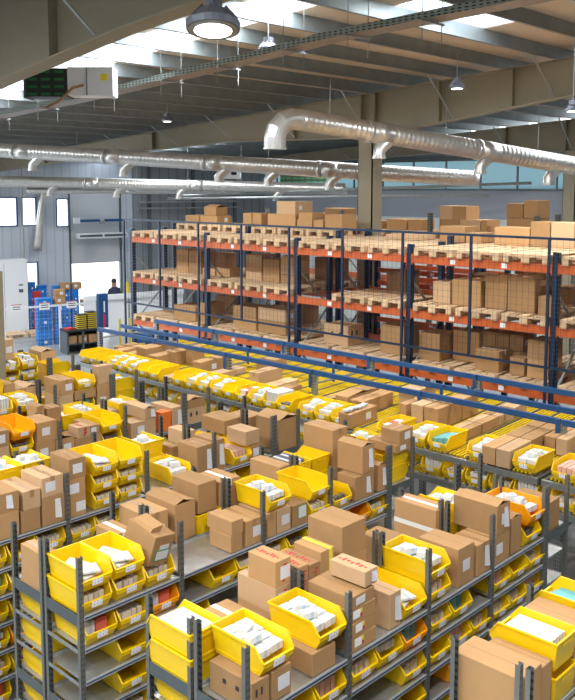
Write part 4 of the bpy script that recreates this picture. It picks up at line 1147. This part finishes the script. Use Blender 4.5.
# ------------------------------------------------------------------ person by the dock door
def person(x,y,rz):
    t=thing('person','person in a dark jacket standing inside the open dock door','person',(x,y,0),rz)
    J=[(0,0,.95),(0,0,1.15),(0,0,1.38),(0,0.01,1.5),(0,-.02,1.62),(0,-.01,1.74), # pelvis..head
       (.19,0,1.40),(.25,.02,1.15),(.23,-.08,.93),(-.19,0,1.40),(-.25,.02,1.15),(-.23,-.08,.93),
       (.10,0,.90),(.11,-.01,.50),(.11,.02,.10),(.12,-.12,.04),(-.10,0,.90),(-.11,-.01,.50),(-.11,.02,.10),(-.12,-.12,.04)]
    E=[(0,1),(1,2),(2,3),(3,4),(4,5),(2,6),(6,7),(7,8),(2,9),(9,10),(10,11),(0,12),(12,13),(13,14),(14,15),(0,16),(16,17),(17,18),(18,19)]
    rad=[.19,.19,.22,.08,.125,.10,.10,.05,.035,.07,.05,.035,.09,.06,.04,.035,.09,.06,.04,.035]
    me=bpy.data.meshes.new('body'); me.from_pydata(J,E,[]); o=put('body',me,t)
    sk=o.modifiers.new('s','SKIN'); sub=o.modifiers.new('u','SUBSURF'); sub.levels=1; sub.render_levels=1
    for i,v in enumerate(me.skin_vertices[0].data): v.radius=(rad[i],rad[i]*.8); v.use_root=(i==0)
    for m in ('cloth','skin','denim'): me.materials.append(M[m])
    dg=bpy.context.evaluated_depsgraph_get(); ev=bpy.data.meshes.new_from_object(o.evaluated_get(dg)); o.modifiers.clear(); o.data=ev
    ev.materials.clear()
    for m in ('cloth','skin','denim'): ev.materials.append(M[m])
    for p in ev.polygons:
        z=p.center.z; p.use_smooth=True
        p.material_index=1 if z>1.5 or (abs(p.center.x)>.2 and z<.95 and z>.85) else (2 if z<.93 else 0)
    MB().tube([(0,.01,1.66),(0,.015,1.74),(0,.01,1.80),(0,0,1.83)],[.098,.105,.09,.04],14).build('hair','hair',t,smooth=True)
    MB().box(-.012,.012,-.125,-.09,1.62,1.66).build('nose','skin',t)
    for s in (-1,1):
        MB().tube([(s*.035,-.098,1.675),(s*.035,-.104,1.675)],.012,8).build('eye','ink',t)
        for f in range(4): MB().tube([(s*.23+.016*(f-1.5),-.09,.92),(s*.23+.016*(f-1.5),-.105,.87-.008*(f%2)),(s*.23+.016*(f-1.5),-.095,.84)],.008,6).build('finger','skin',t)
        MB().tube([(s*.20,-.09,.92),(s*.185,-.11,.88)],.009,6).build('thumb','skin',t)
tag(MB().box(-.07,.07,-.07,.07,0,4.1).build('steel_post','girder',loc=(6.36,12.25,0)),'beige steel post at the left edge before the white cabinet','post')
person(19.22,27.65,math.radians(-20))
# ------------------------------------------------------------------ loose medicine packs
PACKS.sort(key=lambda p:p[0])
for d_,me,mx,wd,pl in PACKS[:300]:
    o=put('medicine_pack',me); o.matrix_world=mx
    s='%s in the bin, %s'%(wd,pl)
    tag(o,s,'pack','packs in the bin, '+pl)
bys=defaultdict(list)
for p in PACKS[300:]: bys[p[1].materials[0].name].append(p)
allv=bmesh.new(); mats=[]; 
for d_,me,mx,wd,pl in PACKS[300:]:
    mm=me.materials[0]
    if mm not in mats: mats.append(mm)
    n0=len(allv.verts); f0=len(allv.faces); allv.from_mesh(me); allv.verts.ensure_lookup_table(); allv.faces.ensure_lookup_table()
    for v in allv.verts[n0:]: v.co=mx@v.co
    for f in allv.faces[f0:]: f.material_index=mats.index(mm)
me=bpy.data.meshes.new('medicine_packs'); allv.to_mesh(me)
for m in mats: me.materials.append(m)
o=put('medicine_packs',me); o['kind']='stuff'; tag(o,'small medicine packs filling the farther yellow bins','packs')
# ------------------------------------------------------------------ world, camera
w=bpy.data.worlds.new('World'); scn.world=w; w.use_nodes=True
bg=w.node_tree.nodes['Background']; bg.inputs[0].default_value=(.90,.96,1,1); bg.inputs[1].default_value=WS
cam=bpy.data.cameras.new('Camera'); co=bpy.data.objects.new('Camera',cam); COL.objects.link(co); scn.camera=co
F_=856.; cam.sensor_fit='VERTICAL'; cam.sensor_height=24; cam.lens=F_*24/700; cam.shift_y=-(350-276)/700; cam.clip_end=200
TH=math.atan(90/856); YAW=math.radians(43.67)
co.location=(0,0,EYE); co.rotation_euler=(PI/2-TH,0,YAW-PI/2)
scn.view_settings.view_transform='Standard'; scn.view_settings.look='None'; scn.view_settings.gamma=1; scn.view_settings.exposure=EXPO
